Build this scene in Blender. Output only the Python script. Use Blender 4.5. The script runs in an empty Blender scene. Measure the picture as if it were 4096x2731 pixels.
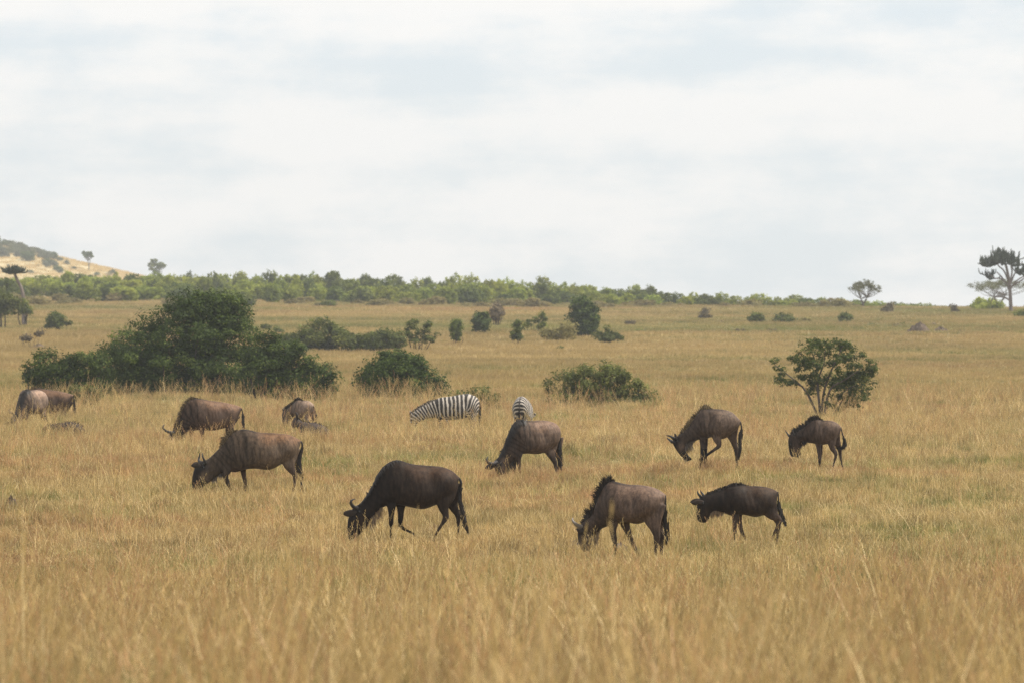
import bpy, math, random
import numpy as np
from mathutils import Vector

R = math.radians
SC = bpy.context.scene
COL = SC.collection
rng = np.random.default_rng(11)
random.seed(11)

# ------------------------------------------------------------------ camera, sky, sun, exposure
F = 20619.0                 # focal length in pixels of the 4096 px wide photograph
CX, CY = 2048.0, 1365.5
CAMZ = 2.1
K = 4096.0 / 2352.0

cam_d = bpy.data.cameras.new("camera")
cam = bpy.data.objects.new("camera", cam_d)
COL.objects.link(cam)
cam.location = (0, 0, CAMZ)
cam.rotation_euler = (R(90), 0, 0)
cam_d.sensor_width = 36.0
cam_d.lens = F * 36.0 / 4096.0
cam_d.clip_start = 0.5
cam_d.clip_end = 20000
cam_d.dof.use_dof = True
cam_d.dof.focus_distance = 94.0
cam_d.dof.aperture_fstop = 5.0
SC.camera = cam

SUN_DIR = Vector((0.58, 0.04, 0.90)).normalized()
world = bpy.data.worlds.new("World")
SC.world = world
world.use_nodes = True
nt = world.node_tree
nt.nodes.clear()


def N(nt, t, **kw):
    n = nt.nodes.new(t)
    for k, v in kw.items():
        setattr(n, k, v)
    return n


def LK(nt, a, b):
    nt.links.new(a, b)


def mixc(nt, fac, a, b, blend='MIX'):
    m = N(nt, 'ShaderNodeMix', data_type='RGBA', blend_type=blend)
    for sock, v in ((m.inputs[0], fac), (m.inputs[6], a), (m.inputs[7], b)):
        if isinstance(v, (int, float)):
            sock.default_value = v
        elif isinstance(v, tuple):
            sock.default_value = v if len(v) == 4 else (*v, 1)
        else:
            LK(nt, v, sock)
    return m.outputs[2]


def maprange(nt, v, a, b, c=0.0, d=1.0, smooth=True):
    m = N(nt, 'ShaderNodeMapRange')
    m.interpolation_type = 'SMOOTHSTEP' if smooth else 'LINEAR'
    m.inputs['From Min'].default_value = a
    m.inputs['From Max'].default_value = b
    m.inputs['To Min'].default_value = c
    m.inputs['To Max'].default_value = d
    LK(nt, v, m.inputs['Value'])
    return m.outputs[0]


def noise(nt, vec, scale, detail=4, rough=0.55, mapping=None):
    if mapping is not None:
        mp = N(nt, 'ShaderNodeMapping')
        mp.inputs['Scale'].default_value = mapping
        LK(nt, vec, mp.inputs['Vector'])
        vec = mp.outputs[0]
    n = N(nt, 'ShaderNodeTexNoise')
    n.inputs['Scale'].default_value = scale
    n.inputs['Detail'].default_value = detail
    n.inputs['Roughness'].default_value = rough
    LK(nt, vec, n.inputs['Vector'])
    return n.outputs['Fac']


sky = N(nt, 'ShaderNodeTexSky', sky_type='NISHITA')
sky.sun_disc = False
sky.sun_elevation = math.asin(SUN_DIR.z)
sky.sun_rotation = math.atan2(SUN_DIR.x, SUN_DIR.y)
sky.altitude = 1600
sky.dust_density = 2.0
tc = N(nt, 'ShaderNodeTexCoord')
band = noise(nt, tc.outputs['Generated'], 1.0, 5, 0.5, (8, 8, 66))
puff = noise(nt, tc.outputs['Generated'], 1.0, 8, 0.6, (30, 30, 62))
streak = noise(nt, tc.outputs['Generated'], 1.0, 6, 0.55, (10, 10, 120))
mx = N(nt, 'ShaderNodeMath', operation='MULTIPLY_ADD')
LK(nt, puff, mx.inputs[0]); mx.inputs[1].default_value = 0.95; LK(nt, band, mx.inputs[2])
mx2 = N(nt, 'ShaderNodeMath', operation='MULTIPLY_ADD')
LK(nt, streak, mx2.inputs[0]); mx2.inputs[1].default_value = 0.12; LK(nt, mx.outputs[0], mx2.inputs[2])
cloud = maprange(nt, mx2.outputs[0], 0.80, 1.16)
thin = mixc(nt, 0.80, sky.outputs[0], (6.45, 7.05, 7.5))          # veil of thin high cloud
thick = mixc(nt, 0.95, sky.outputs[0], (8.35, 8.2, 8.0))         # brighter cumulus
skyc = mixc(nt, cloud, thin, thick)
bg = N(nt, 'ShaderNodeBackground')
bg.inputs['Strength'].default_value = 0.1
LK(nt, skyc, bg.inputs['Color'])
wo = N(nt, 'ShaderNodeOutputWorld')
LK(nt, bg.outputs[0], wo.inputs['Surface'])

sun_d = bpy.data.lights.new("sun", 'SUN')
sun_d.energy = 4.2
sun_d.angle = R(1.5)
sun_d.color = (1.0, 0.93, 0.82)
sun = bpy.data.objects.new("sun", sun_d)
COL.objects.link(sun)
sun.rotation_euler = SUN_DIR.to_track_quat('Z', 'Y').to_euler()

SC.view_settings.view_transform = 'Standard'
SC.view_settings.look = 'None'
SC.view_settings.gamma = 1.0
SC.view_settings.use_curve_mapping = False
SC.view_settings.exposure = 0.38
SC.cycles.use_denoising = True
SC.cycles.denoising_input_passes = 'RGB_ALBEDO_NORMAL'
SC.cycles.denoising_prefilter = 'NONE'
SC.cycles.max_bounces = 6
SC.cycles.transparent_max_bounces = 4

HAZE = 0.00024

# ------------------------------------------------------------------ terrain function


def pchip(xs, ys, x):
    xs = np.asarray(xs, float); ys = np.asarray(ys, float)
    h = np.diff(xs); dl = np.diff(ys) / h
    m = np.zeros_like(ys); m[0] = dl[0]; m[-1] = dl[-1]
    for i in range(1, len(xs) - 1):
        if dl[i-1] * dl[i] > 0:
            w1 = 2*h[i] + h[i-1]; w2 = h[i] + 2*h[i-1]
            m[i] = (w1 + w2) / (w1/dl[i-1] + w2/dl[i])
    x = np.clip(x, xs[0], xs[-1])
    i = np.clip(np.searchsorted(xs, x) - 1, 0, len(xs) - 2)
    t = (x - xs[i]) / h[i]
    return ((1+2*t)*(1-t)**2*ys[i] + t*(1-t)**2*h[i]*m[i] + t*t*(3-2*t)*ys[i+1] + t*t*(t-1)*h[i]*m[i+1])


DN = [-300, 0, 20, 30, 45, 60, 75, 80, 98, 104, 128, 160, 180, 200, 260, 330, 380, 480, 540, 600, 680, 780, 900, 1200, 3200]
ZL = [-2.2, -2.1, -2.1, -2.4, -2.85, -3.12, -3.2, -3.15, -2.88, -2.74, -2.63, -2.8, -2.62, -2.3, -1.6, -.72, .35, 2.1, 3.3, 4.6, 6.2, 7.6, 8.0, 5.0, 0.0]
ZR = [-2.2, -2.1, -2.1, -2.4, -2.85, -3.12, -3.2, -3.15, -2.88, -2.72, -2.63, -2.8, -2.62, -2.3, -1.6, -.72, .35, 2.1, 3.0, 3.6, 3.5, 2.4, 0.0, -8.0, -20.0]


def sstep(a, b, x):
    t = np.clip((x - a) / (b - a), 0, 1)
    return t*t*(3-2*t)


BUMPS = []


def ground0(x, y):
    x = np.asarray(x, float); y = np.asarray(y, float)
    t = np.clip(x / np.maximum(np.abs(y), 60) / 0.1, -1.6, 1.6) * 0.5 + 0.5
    z = pchip(DN, ZL, y) * (1 - t) + pchip(DN, ZR, y) * t
    hill = pchip([-900, -260, -200, -159, -114, -95, -60, -20, 900], [90, 42, 33, 26.5, 18.5, 14.5, 7, 0, 0], x)
    z = z + hill * sstep(1180, 1620, y) * (1 - 0.6 * sstep(1700, 2600, y))
    z = z + 0.035*np.sin(x*0.9+y*0.31+1.0) + 0.03*np.sin(x*0.37-y*0.53) + 0.02*np.sin(x*2.1+y*0.9)
    return z + CAMZ


def ground(x, y):
    z = ground0(x, y)
    x = np.asarray(x, float); y = np.asarray(y, float)
    for bx, by, w in BUMPS:
        z = z + w * np.exp(-((x-bx)/2.2)**2 - ((y-by)/7.0)**2)
    return z


def px2x(px, d):
    return (px - CX) * d / F


def py2z(py, d):
    return CAMZ - (py - CY) * d / F


# ------------------------------------------------------------------ helpers
def tag(o, label=None, cat=None, group=None, kind=None):
    if label: o['label'] = label
    if cat: o['category'] = cat
    if group: o['group'] = group
    if kind: o['kind'] = kind
    return o


def empty(name, loc, rz=0.0):
    e = bpy.data.objects.new(name, None)
    COL.objects.link(e)
    e.location = loc
    e.rotation_euler = (0, 0, rz)
    e.empty_display_size = 0.2
    return e


def mesh_from(name, V, Fc, smooth=False):
    """V (n,3) array; Fc an (m,k) array or a list of index tuples."""
    me = bpy.data.meshes.new(name)
    V = np.asarray(V, np.float32)
    if isinstance(Fc, np.ndarray):
        m, k = Fc.shape
        me.vertices.add(len(V)); me.vertices.foreach_set('co', V.ravel())
        me.loops.add(m*k); me.loops.foreach_set('vertex_index', Fc.astype(np.int32).ravel())
        me.polygons.add(m); me.polygons.foreach_set('loop_start', np.arange(0, m*k, k, dtype=np.int32))
        me.update(calc_edges=True)
    else:
        me.from_pydata([tuple(map(float, v)) for v in V], [], Fc)
        me.update()
    if smooth:
        me.polygons.foreach_set('use_smooth', np.ones(len(me.polygons), bool))
    return me


def fattr(me, name, arr):
    a = me.attributes.new(name, 'FLOAT', 'POINT')
    a.data.foreach_set('value', np.asarray(arr, np.float32))


def cattr(me, name, rgb):
    a = me.attributes.new(name, 'FLOAT_COLOR', 'POINT')
    c = np.ones((len(rgb), 4), np.float32); c[:, :3] = rgb
    a.data.foreach_set('color', c.ravel())


def obj(name, me, mat=None, parent=None, loc=None):
    o = bpy.data.objects.new(name, me)
    COL.objects.link(o)
    if mat is not None and not me.materials:
        me.materials.append(mat)
    if parent is not None: o.parent = parent
    if loc is not None: o.location = loc
    return o


class MB:
    def __init__(s): s.V = []; s.F = []; s.n = 0

    def add(s, V, Fs):
        s.V.append(np.asarray(V, float))
        s.F += [tuple(i + s.n for i in f) for f in Fs]
        s.n += len(V)

    def mesh(s, name, smooth=True):
        return mesh_from(name, np.concatenate(s.V), s.F, smooth)


def crom(P, m):
    """Catmull-Rom resample of rows of P, m subdivisions per span."""
    P = np.asarray(P, float)
    Q = np.vstack([2*P[0]-P[1], P, 2*P[-1]-P[-2]])
    out = []
    for i in range(len(P) - 1):
        p0, p1, p2, p3 = Q[i], Q[i+1], Q[i+2], Q[i+3]
        for j in range(m):
            t = j / m
            out.append(0.5*((2*p1) + (-p0+p2)*t + (2*p0-5*p1+4*p2-p3)*t*t + (-p0+3*p1-3*p2+p3)*t**3))
    out.append(P[-1])
    return np.array(out)


def tube(pts, rad, n=8, cap=True):
    """round tube along 3D pts with radii; returns V, F"""
    P = np.asarray(pts, float); m = len(P)
    T = np.gradient(P, axis=0); T /= np.linalg.norm(T, axis=1)[:, None] + 1e-9
    ref = np.array([0.0, 1.0, 0.0])
    if abs(T[0] @ ref) > 0.9: ref = np.array([1.0, 0, 0])
    V = []; u = ref - T[0]*(ref @ T[0]); u /= np.linalg.norm(u)
    a = np.arange(n) / n * 2*np.pi
    for i in range(m):
        u = u - T[i]*(u @ T[i]); u /= np.linalg.norm(u) + 1e-9
        w = np.cross(T[i], u)
        V.append(P[i] + rad[i]*(np.cos(a)[:, None]*u + np.sin(a)[:, None]*w))
    V = np.concatenate(V)
    Fs = [(i*n+j, i*n+(j+1) % n, (i+1)*n+(j+1) % n, (i+1)*n+j) for i in range(m-1) for j in range(n)]
    if cap:
        Fs += [tuple(range(n))[::-1], tuple((m-1)*n + j for j in range(n))]
    return V, Fs


# ------------------------------------------------------------------ materials
def newmat(name):
    m = bpy.data.materials.new(name); m.use_nodes = True
    m.node_tree.nodes.clear()
    return m, m.node_tree


def out_surface(nt, sh):
    o = N(nt, 'ShaderNodeOutputMaterial'); LK(nt, sh, o.inputs['Surface'])


def principled(nt, col, rough=0.8, spec=0.3, sheen=0.0):
    p = N(nt, 'ShaderNodeBsdfPrincipled')
    if isinstance(col, tuple): p.inputs['Base Color'].default_value = (*col, 1)
    else: LK(nt, col, p.inputs['Base Color'])
    p.inputs['Roughness'].default_value = rough
    p.inputs['Specular IOR Level'].default_value = spec
    p.inputs['Sheen Weight'].default_value = sheen
    p.inputs['Sheen Roughness'].default_value = 0.5
    return p


def attr(nt, name, kind='GEOMETRY'):
    a = N(nt, 'ShaderNodeAttribute'); a.attribute_type = kind; a.attribute_name = name
    return a


def leafy(nt, col, trans=0.35, rough=0.6, spec=0.12):
    """diffuse front, some light through"""
    p = principled(nt, col, rough, spec)
    tr = N(nt, 'ShaderNodeBsdfTranslucent')
    if isinstance(col, tuple): tr.inputs['Color'].default_value = (*col, 1)
    else: LK(nt, col, tr.inputs['Color'])
    mx = N(nt, 'ShaderNodeMixShader'); mx.inputs[0].default_value = trans
    LK(nt, p.outputs[0], mx.inputs[1]); LK(nt, tr.outputs[0], mx.inputs[2])
    return mx.outputs[0]


def mat_leaf(name, dark, mid, light, trans=0.3, spread=0.25):
    m, t = newmat(name)
    a = attr(t, 'rnd')
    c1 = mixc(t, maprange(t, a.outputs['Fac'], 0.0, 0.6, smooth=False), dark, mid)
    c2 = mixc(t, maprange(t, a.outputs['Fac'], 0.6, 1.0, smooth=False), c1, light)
    oi = N(t, 'ShaderNodeObjectInfo')
    hs = N(t, 'ShaderNodeHueSaturation')
    LK(t, c2, hs.inputs['Color'])
    LK(t, maprange(t, oi.outputs['Random'], 0, 1, 1-spread, 1+spread, False), hs.inputs['Value'])
    mm = N(t, 'ShaderNodeMath', operation='MULTIPLY'); LK(t, oi.outputs['Random'], mm.inputs[0]); mm.inputs[1].default_value = 7.13
    fr = N(t, 'ShaderNodeMath', operation='FRACT'); LK(t, mm.outputs[0], fr.inputs[0])
    LK(t, maprange(t, fr.outputs[0], 0, 1, 0.5-0.06*spread, 0.5+0.05*spread, False), hs.inputs['Hue'])
    out_surface(t, leafy(t, hs.outputs[0], trans))
    return m


M = {}
M['leaf_dark'] = mat_leaf('dark_leaf', (0.028, 0.045, 0.010), (0.066, 0.102, 0.021), (0.168, 0.215, 0.046), 0.35, 0.08)
M['leaf_mid'] = mat_leaf('mid_leaf', (0.06, 0.078, 0.02), (0.13, 0.155, 0.038), (0.24, 0.255, 0.072), 0.4, 0.12)
M['leaf_ridge'] = mat_leaf('ridge_leaf', (0.16, 0.195, 0.032), (0.31, 0.35, 0.058), (0.46, 0.48, 0.10), 0.55, 0.22)
M['leaf_ridge_dark'] = mat_leaf('ridge_dark_leaf', (0.07, 0.092, 0.022), (0.15, 0.185, 0.04), (0.27, 0.29, 0.07), 0.5, 0.18)
M['leaf_olive'] = mat_leaf('olive_leaf', (0.20, 0.17, 0.062), (0.31, 0.265, 0.10), (0.40, 0.34, 0.15), 0.4, 0.18)
M['leaf_hill'] = mat_leaf('far_hill_leaf', (0.12, 0.125, 0.06), (0.19, 0.195, 0.095), (0.27, 0.265, 0.14), 0.35, 0.15)
M['leaf_light'] = mat_leaf('light_leaf', (0.075, 0.088, 0.024), (0.155, 0.172, 0.045), (0.27, 0.275, 0.085), 0.4, 0.1)
M['leaf_dry'] = mat_leaf('dry_twig_leaf', (0.12, 0.095, 0.058), (0.18, 0.148, 0.088), (0.25, 0.205, 0.12), 0.2, 0.2)
M['leaf_acacia'] = mat_leaf('acacia_leaf', (0.10, 0.105, 0.045), (0.16, 0.165, 0.075), (0.22, 0.22, 0.11), 0.35, 0.08)
M['leaf_tree'] = mat_leaf('small_tree_leaf', (0.042, 0.058, 0.015), (0.09, 0.12, 0.03), (0.19, 0.21, 0.055), 0.4, 0.08)


def mat_bark(name, a, b):
    m, t = newmat(name)
    g = N(t, 'ShaderNodeTexCoord')
    c = mixc(t, maprange(t, noise(t, g.outputs['Object'], 6.0, 5, 0.6, (1, 1, 0.3)), 0.35, 0.65), a, b)
    p = principled(t, c, 0.9, 0.15)
    bp = N(t, 'ShaderNodeBump'); bp.inputs['Strength'].default_value = 0.5; bp.inputs['Distance'].default_value = 0.03
    LK(t, noise(t, g.outputs['Object'], 14.0, 4, 0.6, (1, 1, 0.25)), bp.inputs['Height']); LK(t, bp.outputs[0], p.inputs['Normal'])
    out_surface(t, p.outputs[0])
    return m


M['bark'] = mat_bark('grey_brown_bark', (0.10, 0.085, 0.07), (0.19, 0.165, 0.14))
M['bark_mid'] = mat_bark('brown_bark', (0.055, 0.045, 0.037), (0.12, 0.10, 0.085))
M['bark_dark'] = mat_bark('dark_bark', (0.035, 0.03, 0.025), (0.07, 0.06, 0.05))
M['bark_euphorbia'] = mat_bark('euphorbia_bark', (0.13, 0.105, 0.095), (0.23, 0.19, 0.17))
M['succulent'] = mat_bark('succulent_stem', (0.035, 0.045, 0.03), (0.06, 0.07, 0.045))
M['mound'] = mat_bark('dry_earth', (0.095, 0.07, 0.05), (0.17, 0.13, 0.098))
M['mound_grey'] = mat_bark('grey_earth', (0.13, 0.10, 0.08), (0.22, 0.175, 0.14))


def mat_grass(name):
    """'tint', 'green' and 'val' come with every tuft, 'rnd' and 'hgt' with every blade"""
    m, t = newmat(name)
    ti = attr(t, 'tint', 'INSTANCER').outputs['Fac']; gr = attr(t, 'green', 'INSTANCER').outputs['Fac']; va = attr(t, 'val', 'INSTANCER').outputs['Fac']
    rn = attr(t, 'rnd').outputs['Fac']; hg = attr(t, 'hgt').outputs['Fac']
    c = mixc(t, maprange(t, rn, 0.0, 0.65, smooth=False), (0.27, 0.186, 0.074), (0.51, 0.368, 0.155))
    c = mixc(t, maprange(t, rn, 0.65, 1.0, smooth=False), c, (0.75, 0.595, 0.325))
    c = mixc(t, maprange(t, ti, 0.55, 1.0, 0, 0.75), c, (0.41, 0.222, 0.108))
    s2 = N(t, 'ShaderNodeMath', operation='MULTIPLY_ADD'); LK(t, hg, s2.inputs[0]); s2.inputs[1].default_value = -0.75
    g2 = N(t, 'ShaderNodeMath', operation='MULTIPLY_ADD'); LK(t, rn, g2.inputs[0]); g2.inputs[1].default_value = -0.35; LK(t, gr, g2.inputs[2])
    LK(t, g2.outputs[0], s2.inputs[2])
    c = mixc(t, maprange(t, s2.outputs[0], -0.38, 0.42), c, (0.215, 0.22, 0.064))
    hs = N(t, 'ShaderNodeHueSaturation'); LK(t, c, hs.inputs['Color']); LK(t, va, hs.inputs['Value'])
    out_surface(t, leafy(t, hs.outputs[0], 0.35, 0.5, 0.3))
    return m


M['grass'] = mat_grass('savanna_grass')


def mat_ground():
    m, t = newmat('savanna_ground')
    g = N(t, 'ShaderNodeTexCoord').outputs['Object']
    big = noise(t, g, 0.035, 5, 0.6)
    mid = noise(t, g, 0.25, 5, 0.65)
    fine = noise(t, g, 3.5, 6, 0.7)
    c = mixc(t, maprange(t, mid, 0.35, 0.68), (0.25, 0.18, 0.085), (0.19, 0.165, 0.065))
    c = mixc(t, maprange(t, big, 0.45, 0.68), c, (0.17, 0.16, 0.06))
    c = mixc(t, maprange(t, noise(t, g, 0.09, 4, 0.6), 0.55, 0.75), c, (0.22, 0.145, 0.08))
    c = mixc(t, maprange(t, fine, 0.35, 0.75, 0, 0.55), c, (0.20, 0.145, 0.07))
    sx = N(t, 'ShaderNodeSeparateXYZ'); LK(t, g, sx.inputs[0])
    c = mixc(t, maprange(t, sx.outputs['Y'], 1050, 1250), c, mixc(t, mid, (0.43, 0.35, 0.195), (0.52, 0.43, 0.25)))     # sunlight on the far hill, put into the colour as paler straw
    p = principled(t, c, 0.95, 0.1)
    out_surface(t, p.outputs[0])
    return m


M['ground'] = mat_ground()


def mat_coat(name, rough=0.55, sheen=0.0):
    m, t = newmat(name)
    a = attr(t, 'coat')
    g = N(t, 'ShaderNodeTexCoord').outputs['Object']
    f = noise(t, g, 14.0, 5, 0.65, (1.6, 1.6, 0.5))
    f2 = noise(t, g, 90.0, 3, 0.6, (1.0, 1.0, 0.35))
    c = mixc(t, 1.0, a.outputs['Color'], mixc(t, maprange(t, f, 0.3, 0.7), (0.58, 0.58, 0.6), (1.38, 1.34, 1.26)), 'MULTIPLY')
    c = mixc(t, 1.0, c, mixc(t, maprange(t, f2, 0.3, 0.7), (0.82, 0.82, 0.82), (1.18, 1.18, 1.18)), 'MULTIPLY')
    p = principled(t, c, rough, 0.09, sheen)
    bp = N(t, 'ShaderNodeBump'); bp.inputs['Strength'].default_value = 0.35; bp.inputs['Distance'].default_value = 0.01
    LK(t, f2, bp.inputs['Height']); LK(t, bp.outputs[0], p.inputs['Normal'])
    out_surface(t, p.outputs[0])
    return m


def mat_stripes():
    m, t = newmat('zebra_coat')
    ph = attr(t, 'phase').outputs['Fac']; dk = attr(t, 'dark').outputs['Fac']
    g = N(t, 'ShaderNodeTexCoord').outputs['Object']
    nz = noise(t, g, 7.0, 3, 0.5)
    ma = N(t, 'ShaderNodeMath', operation='MULTIPLY_ADD'); LK(t, nz, ma.inputs[0]); ma.inputs[1].default_value = 0.55; LK(t, ph, ma.inputs[2])
    mu = N(t, 'ShaderNodeMath', operation='MULTIPLY'); LK(t, ma.outputs[0], mu.inputs[0]); mu.inputs[1].default_value = 2*math.pi
    si = N(t, 'ShaderNodeMath', operation='SINE'); LK(t, mu.outputs[0], si.inputs[0])
    f = maprange(t, si.outputs[0], -0.58, -0.18)
    c = mixc(t, f, (0.46, 0.415, 0.36), (0.026, 0.021, 0.018))
    c = mixc(t, dk, c, (0.028, 0.022, 0.02))
    c = mixc(t, 1.0, c, mixc(t, noise(t, g, 30.0, 3, 0.6), (0.8, 0.8, 0.8), (1.15, 1.12, 1.1)), 'MULTIPLY')
    out_surface(t, principled(t, c, 0.6, 0.25, 0.1).outputs[0])
    return m


def mat_plain(name, col, rough=0.6, spec=0.3, sheen=0.0):
    m, t = newmat(name)
    g = N(t, 'ShaderNodeTexCoord').outputs['Object']
    c = mixc(t, 1.0, (*col, 1), mixc(t, noise(t, g, 25.0, 3, 0.6), (0.75, 0.75, 0.75), (1.25, 1.25, 1.25)), 'MULTIPLY')
    out_surface(t, principled(t, c, rough, spec, sheen).outputs[0])
    return m


def mat_hair(name, a, b, trans=0.3):
    m, t = newmat(name)
    r = attr(t, 'rnd').outputs['Fac']
    out_surface(t, leafy(t, mixc(t, r, a, b), trans, 0.5, 0.3))
    return m


M['coat'] = mat_coat('wildebeest_coat')
M['stripes'] = mat_stripes()
M['horn'] = mat_plain('dark_horn', (0.03, 0.027, 0.026), 0.5, 0.25)
M['horn_pale'] = mat_plain('pale_horn', (0.20, 0.17, 0.14), 0.4, 0.5)
M['ear'] = mat_plain('ear_skin', (0.04, 0.031, 0.026), 0.8, 0.08)
M['eye'] = mat_plain('eye', (0.008, 0.007, 0.006), 0.08, 0.6)
M['hair_dark'] = mat_hair('dark_hair', (0.014, 0.012, 0.011), (0.045, 0.036, 0.03), 0.15)
M['hair_blond'] = mat_hair('blond_tipped_hair', (0.03, 0.024, 0.018), (0.30, 0.22, 0.12), 0.3)
M['hair_pale'] = mat_hair('pale_beard_hair', (0.17, 0.12, 0.078), (0.44, 0.335, 0.22), 0.45)
M['hair_grey'] = mat_hair('grey_beard_hair', (0.10, 0.08, 0.065), (0.24, 0.20, 0.165), 0.4)
M['hair_tawny'] = mat_hair('tawny_hair', (0.16, 0.12, 0.09), (0.42, 0.35, 0.28), 0.3)

# ------------------------------------------------------------------ animals: poses measured on the photograph, turned into metres
# each: crop (x0, y0, zoom), distance, yaw towards the camera, root x and ground y in the crop, then
# rings (dorsal x,y, ventral x,y, half width in m), legs (lateral offset, [(x, y, radius)...]), tail, horns, ears
A = {}
A['dark'] = dict(crop=(1300, 1750, 3.336), d=80, th=6, xr=1270, yg=1412, wi=8, pi=14, rings=[
    (1797, 530, 1772, 600, .04), (1765, 497, 1748, 680, .12), (1680, 428, 1700, 770, .19), (1560, 385, 1580, 850, .235), (1400, 368, 1430, 915, .265),
    (1250, 357, 1300, 952, .28), (1120, 335, 1150, 928, .27), (1020, 300, 1005, 895, .245), (935, 292, 870, 905, .20), (850, 325, 795, 915, .17),
    (765, 392, 765, 930, .145), (690, 500, 745, 935, .13), (625, 650, 720, 960, .125), (555, 765, 675, 1005, .115), (470, 870, 625, 1075, .105),
    (405, 905, 585, 1160, .105), (350, 965, 530, 1230, .095), (315, 1060, 480, 1275, .085), (300, 1160, 445, 1330, .075), (305, 1290, 415, 1395, .072),
    (325, 1370, 400, 1430, .06), (355, 1425, 385, 1440, .03)],
    legs=[(.13, [(880, 620, .15), (888, 850, .10), (890, 950, .062), (888, 1010, .05), (886, 1125, .045), (884, 1180, .031), (880, 1320, .026), (882, 1350, .034), (874, 1412, .038)]),
          (-.13, [(960, 680, .14), (1005, 880, .085), (1010, 1000, .055), (1003, 1150, .046), (1035, 1205, .034), (1150, 1265, .027), (1220, 1320, .034), (1262, 1385, .036)]),
          (.15, [(1630, 600, .20), (1605, 780, .16), (1580, 900, .10), (1605, 1000, .062), (1612, 1060, .052), (1560, 1150, .034), (1485, 1275, .028), (1462, 1325, .035), (1440, 1390, .038)]),
          (-.15, [(1670, 620, .18), (1690, 780, .13), (1700, 900, .085), (1755, 1000, .057), (1775, 1055, .05), (1778, 1150, .033), (1776, 1300, .027), (1766, 1350, .034), (1758, 1408, .037)])],
    tail=[(1785, 530, .03), (1815, 600, .05), (1800, 720, .03), (1800, 850, .05), (1830, 1000, .06), (1875, 1150, .05), (1905, 1260, .015)],
    horns=[([(435, 935), (392, 915), (360, 875), (356, 835), (378, 815), (415, 806)], [.05, .13, .19, .21, .20, .17], .03)],
    ear=[(430, 985), (330, 1005), (250, 1003)], ear_r=.045,
    mane=(7, 14, .13, 'drape', 'hair_dark', 420), beard=(10, 15, .24, 'hair_pale', 170),
    base=(.036, .025, .019), rust=(.085, .048, .031), lowleg=(.045, .033, .027), brin=.45, mul=.70)
A['blond'] = dict(crop=(700, 1600, 3.36), d=98, th=8, xr=1180, yg=1263, wi=8, pi=15, rings=[
    (1692, 540, 1680, 600, .04), (1655, 520, 1642, 700, .12), (1585, 483, 1580, 790, .19), (1500, 455, 1510, 830, .235), (1400, 446, 1410, 870, .265), (1300, 438, 1330, 915, .285),
    (1150, 430, 1235, 937, .29), (1050, 408, 1080, 918, .28), (960, 388, 945, 930, .255), (880, 390, 830, 965, .215), (795, 425, 760, 962, .18),
    (720, 490, 730, 950, .15), (650, 590, 710, 950, .14), (575, 665, 670, 955, .13), (505, 735, 620, 985, .115), (430, 795, 545, 1040, .105),
    (350, 815, 480, 1095, .11), (290, 850, 430, 1130, .105), (262, 930, 400, 1155, .092), (240, 1020, 380, 1180, .082), (233, 1110, 360, 1200, .078), (245, 1180, 345, 1222, .07), (285, 1215, 325, 1228, .03)],
    legs=[(.13, [(770, 700, .15), (730, 890, .10), (685, 1010, .06), (722, 1110, .046), (748, 1170, .034), (775, 1215, .036), (785, 1263, .037)]),
          (-.13, [(860, 720, .13), (905, 900, .075), (920, 1000, .052), (940, 1100, .043), (945, 1180, .03), (950, 1258, .034)]),
          (.15, [(1550, 640, .21), (1530, 800, .155), (1550, 900, .095), (1600, 975, .06), (1618, 1030, .05), (1605, 1130, .033), (1592, 1200, .03), (1580, 1262, .037)]),
          (-.15, [(1600, 660, .18), (1610, 820, .12), (1645, 920, .075), (1685, 990, .053), (1692, 1060, .043), (1692, 1160, .031), (1690, 1260, .036)])],
    tail=[(1685, 545, .03), (1708, 600, .045), (1690, 680, .03), (1665, 770, .03), (1672, 870, .055), (1690, 1000, .05), (1695, 1110, .012)],
    horns=[([(400, 865), (420, 835), (402, 790), (383, 745), (378, 700)], [.06, .11, .14, .14, .12], .03),
           ([(350, 830), (325, 815), (322, 785), (330, 745), (338, 703)], [-.05, -.12, -.15, -.15, -.13], .028)],
    ear=[(350, 880), (290, 868), (230, 872)], ear_r=.05,
    mane=(9.4, 12.6, .16, 'curl', 'hair_blond', 200), beard=(11, 16, .16, 'hair_grey', 200),
    base=(.082, .061, .045), rust=(.155, .085, .048), lowleg=(.085, .055, .042), brin=.75)
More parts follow.
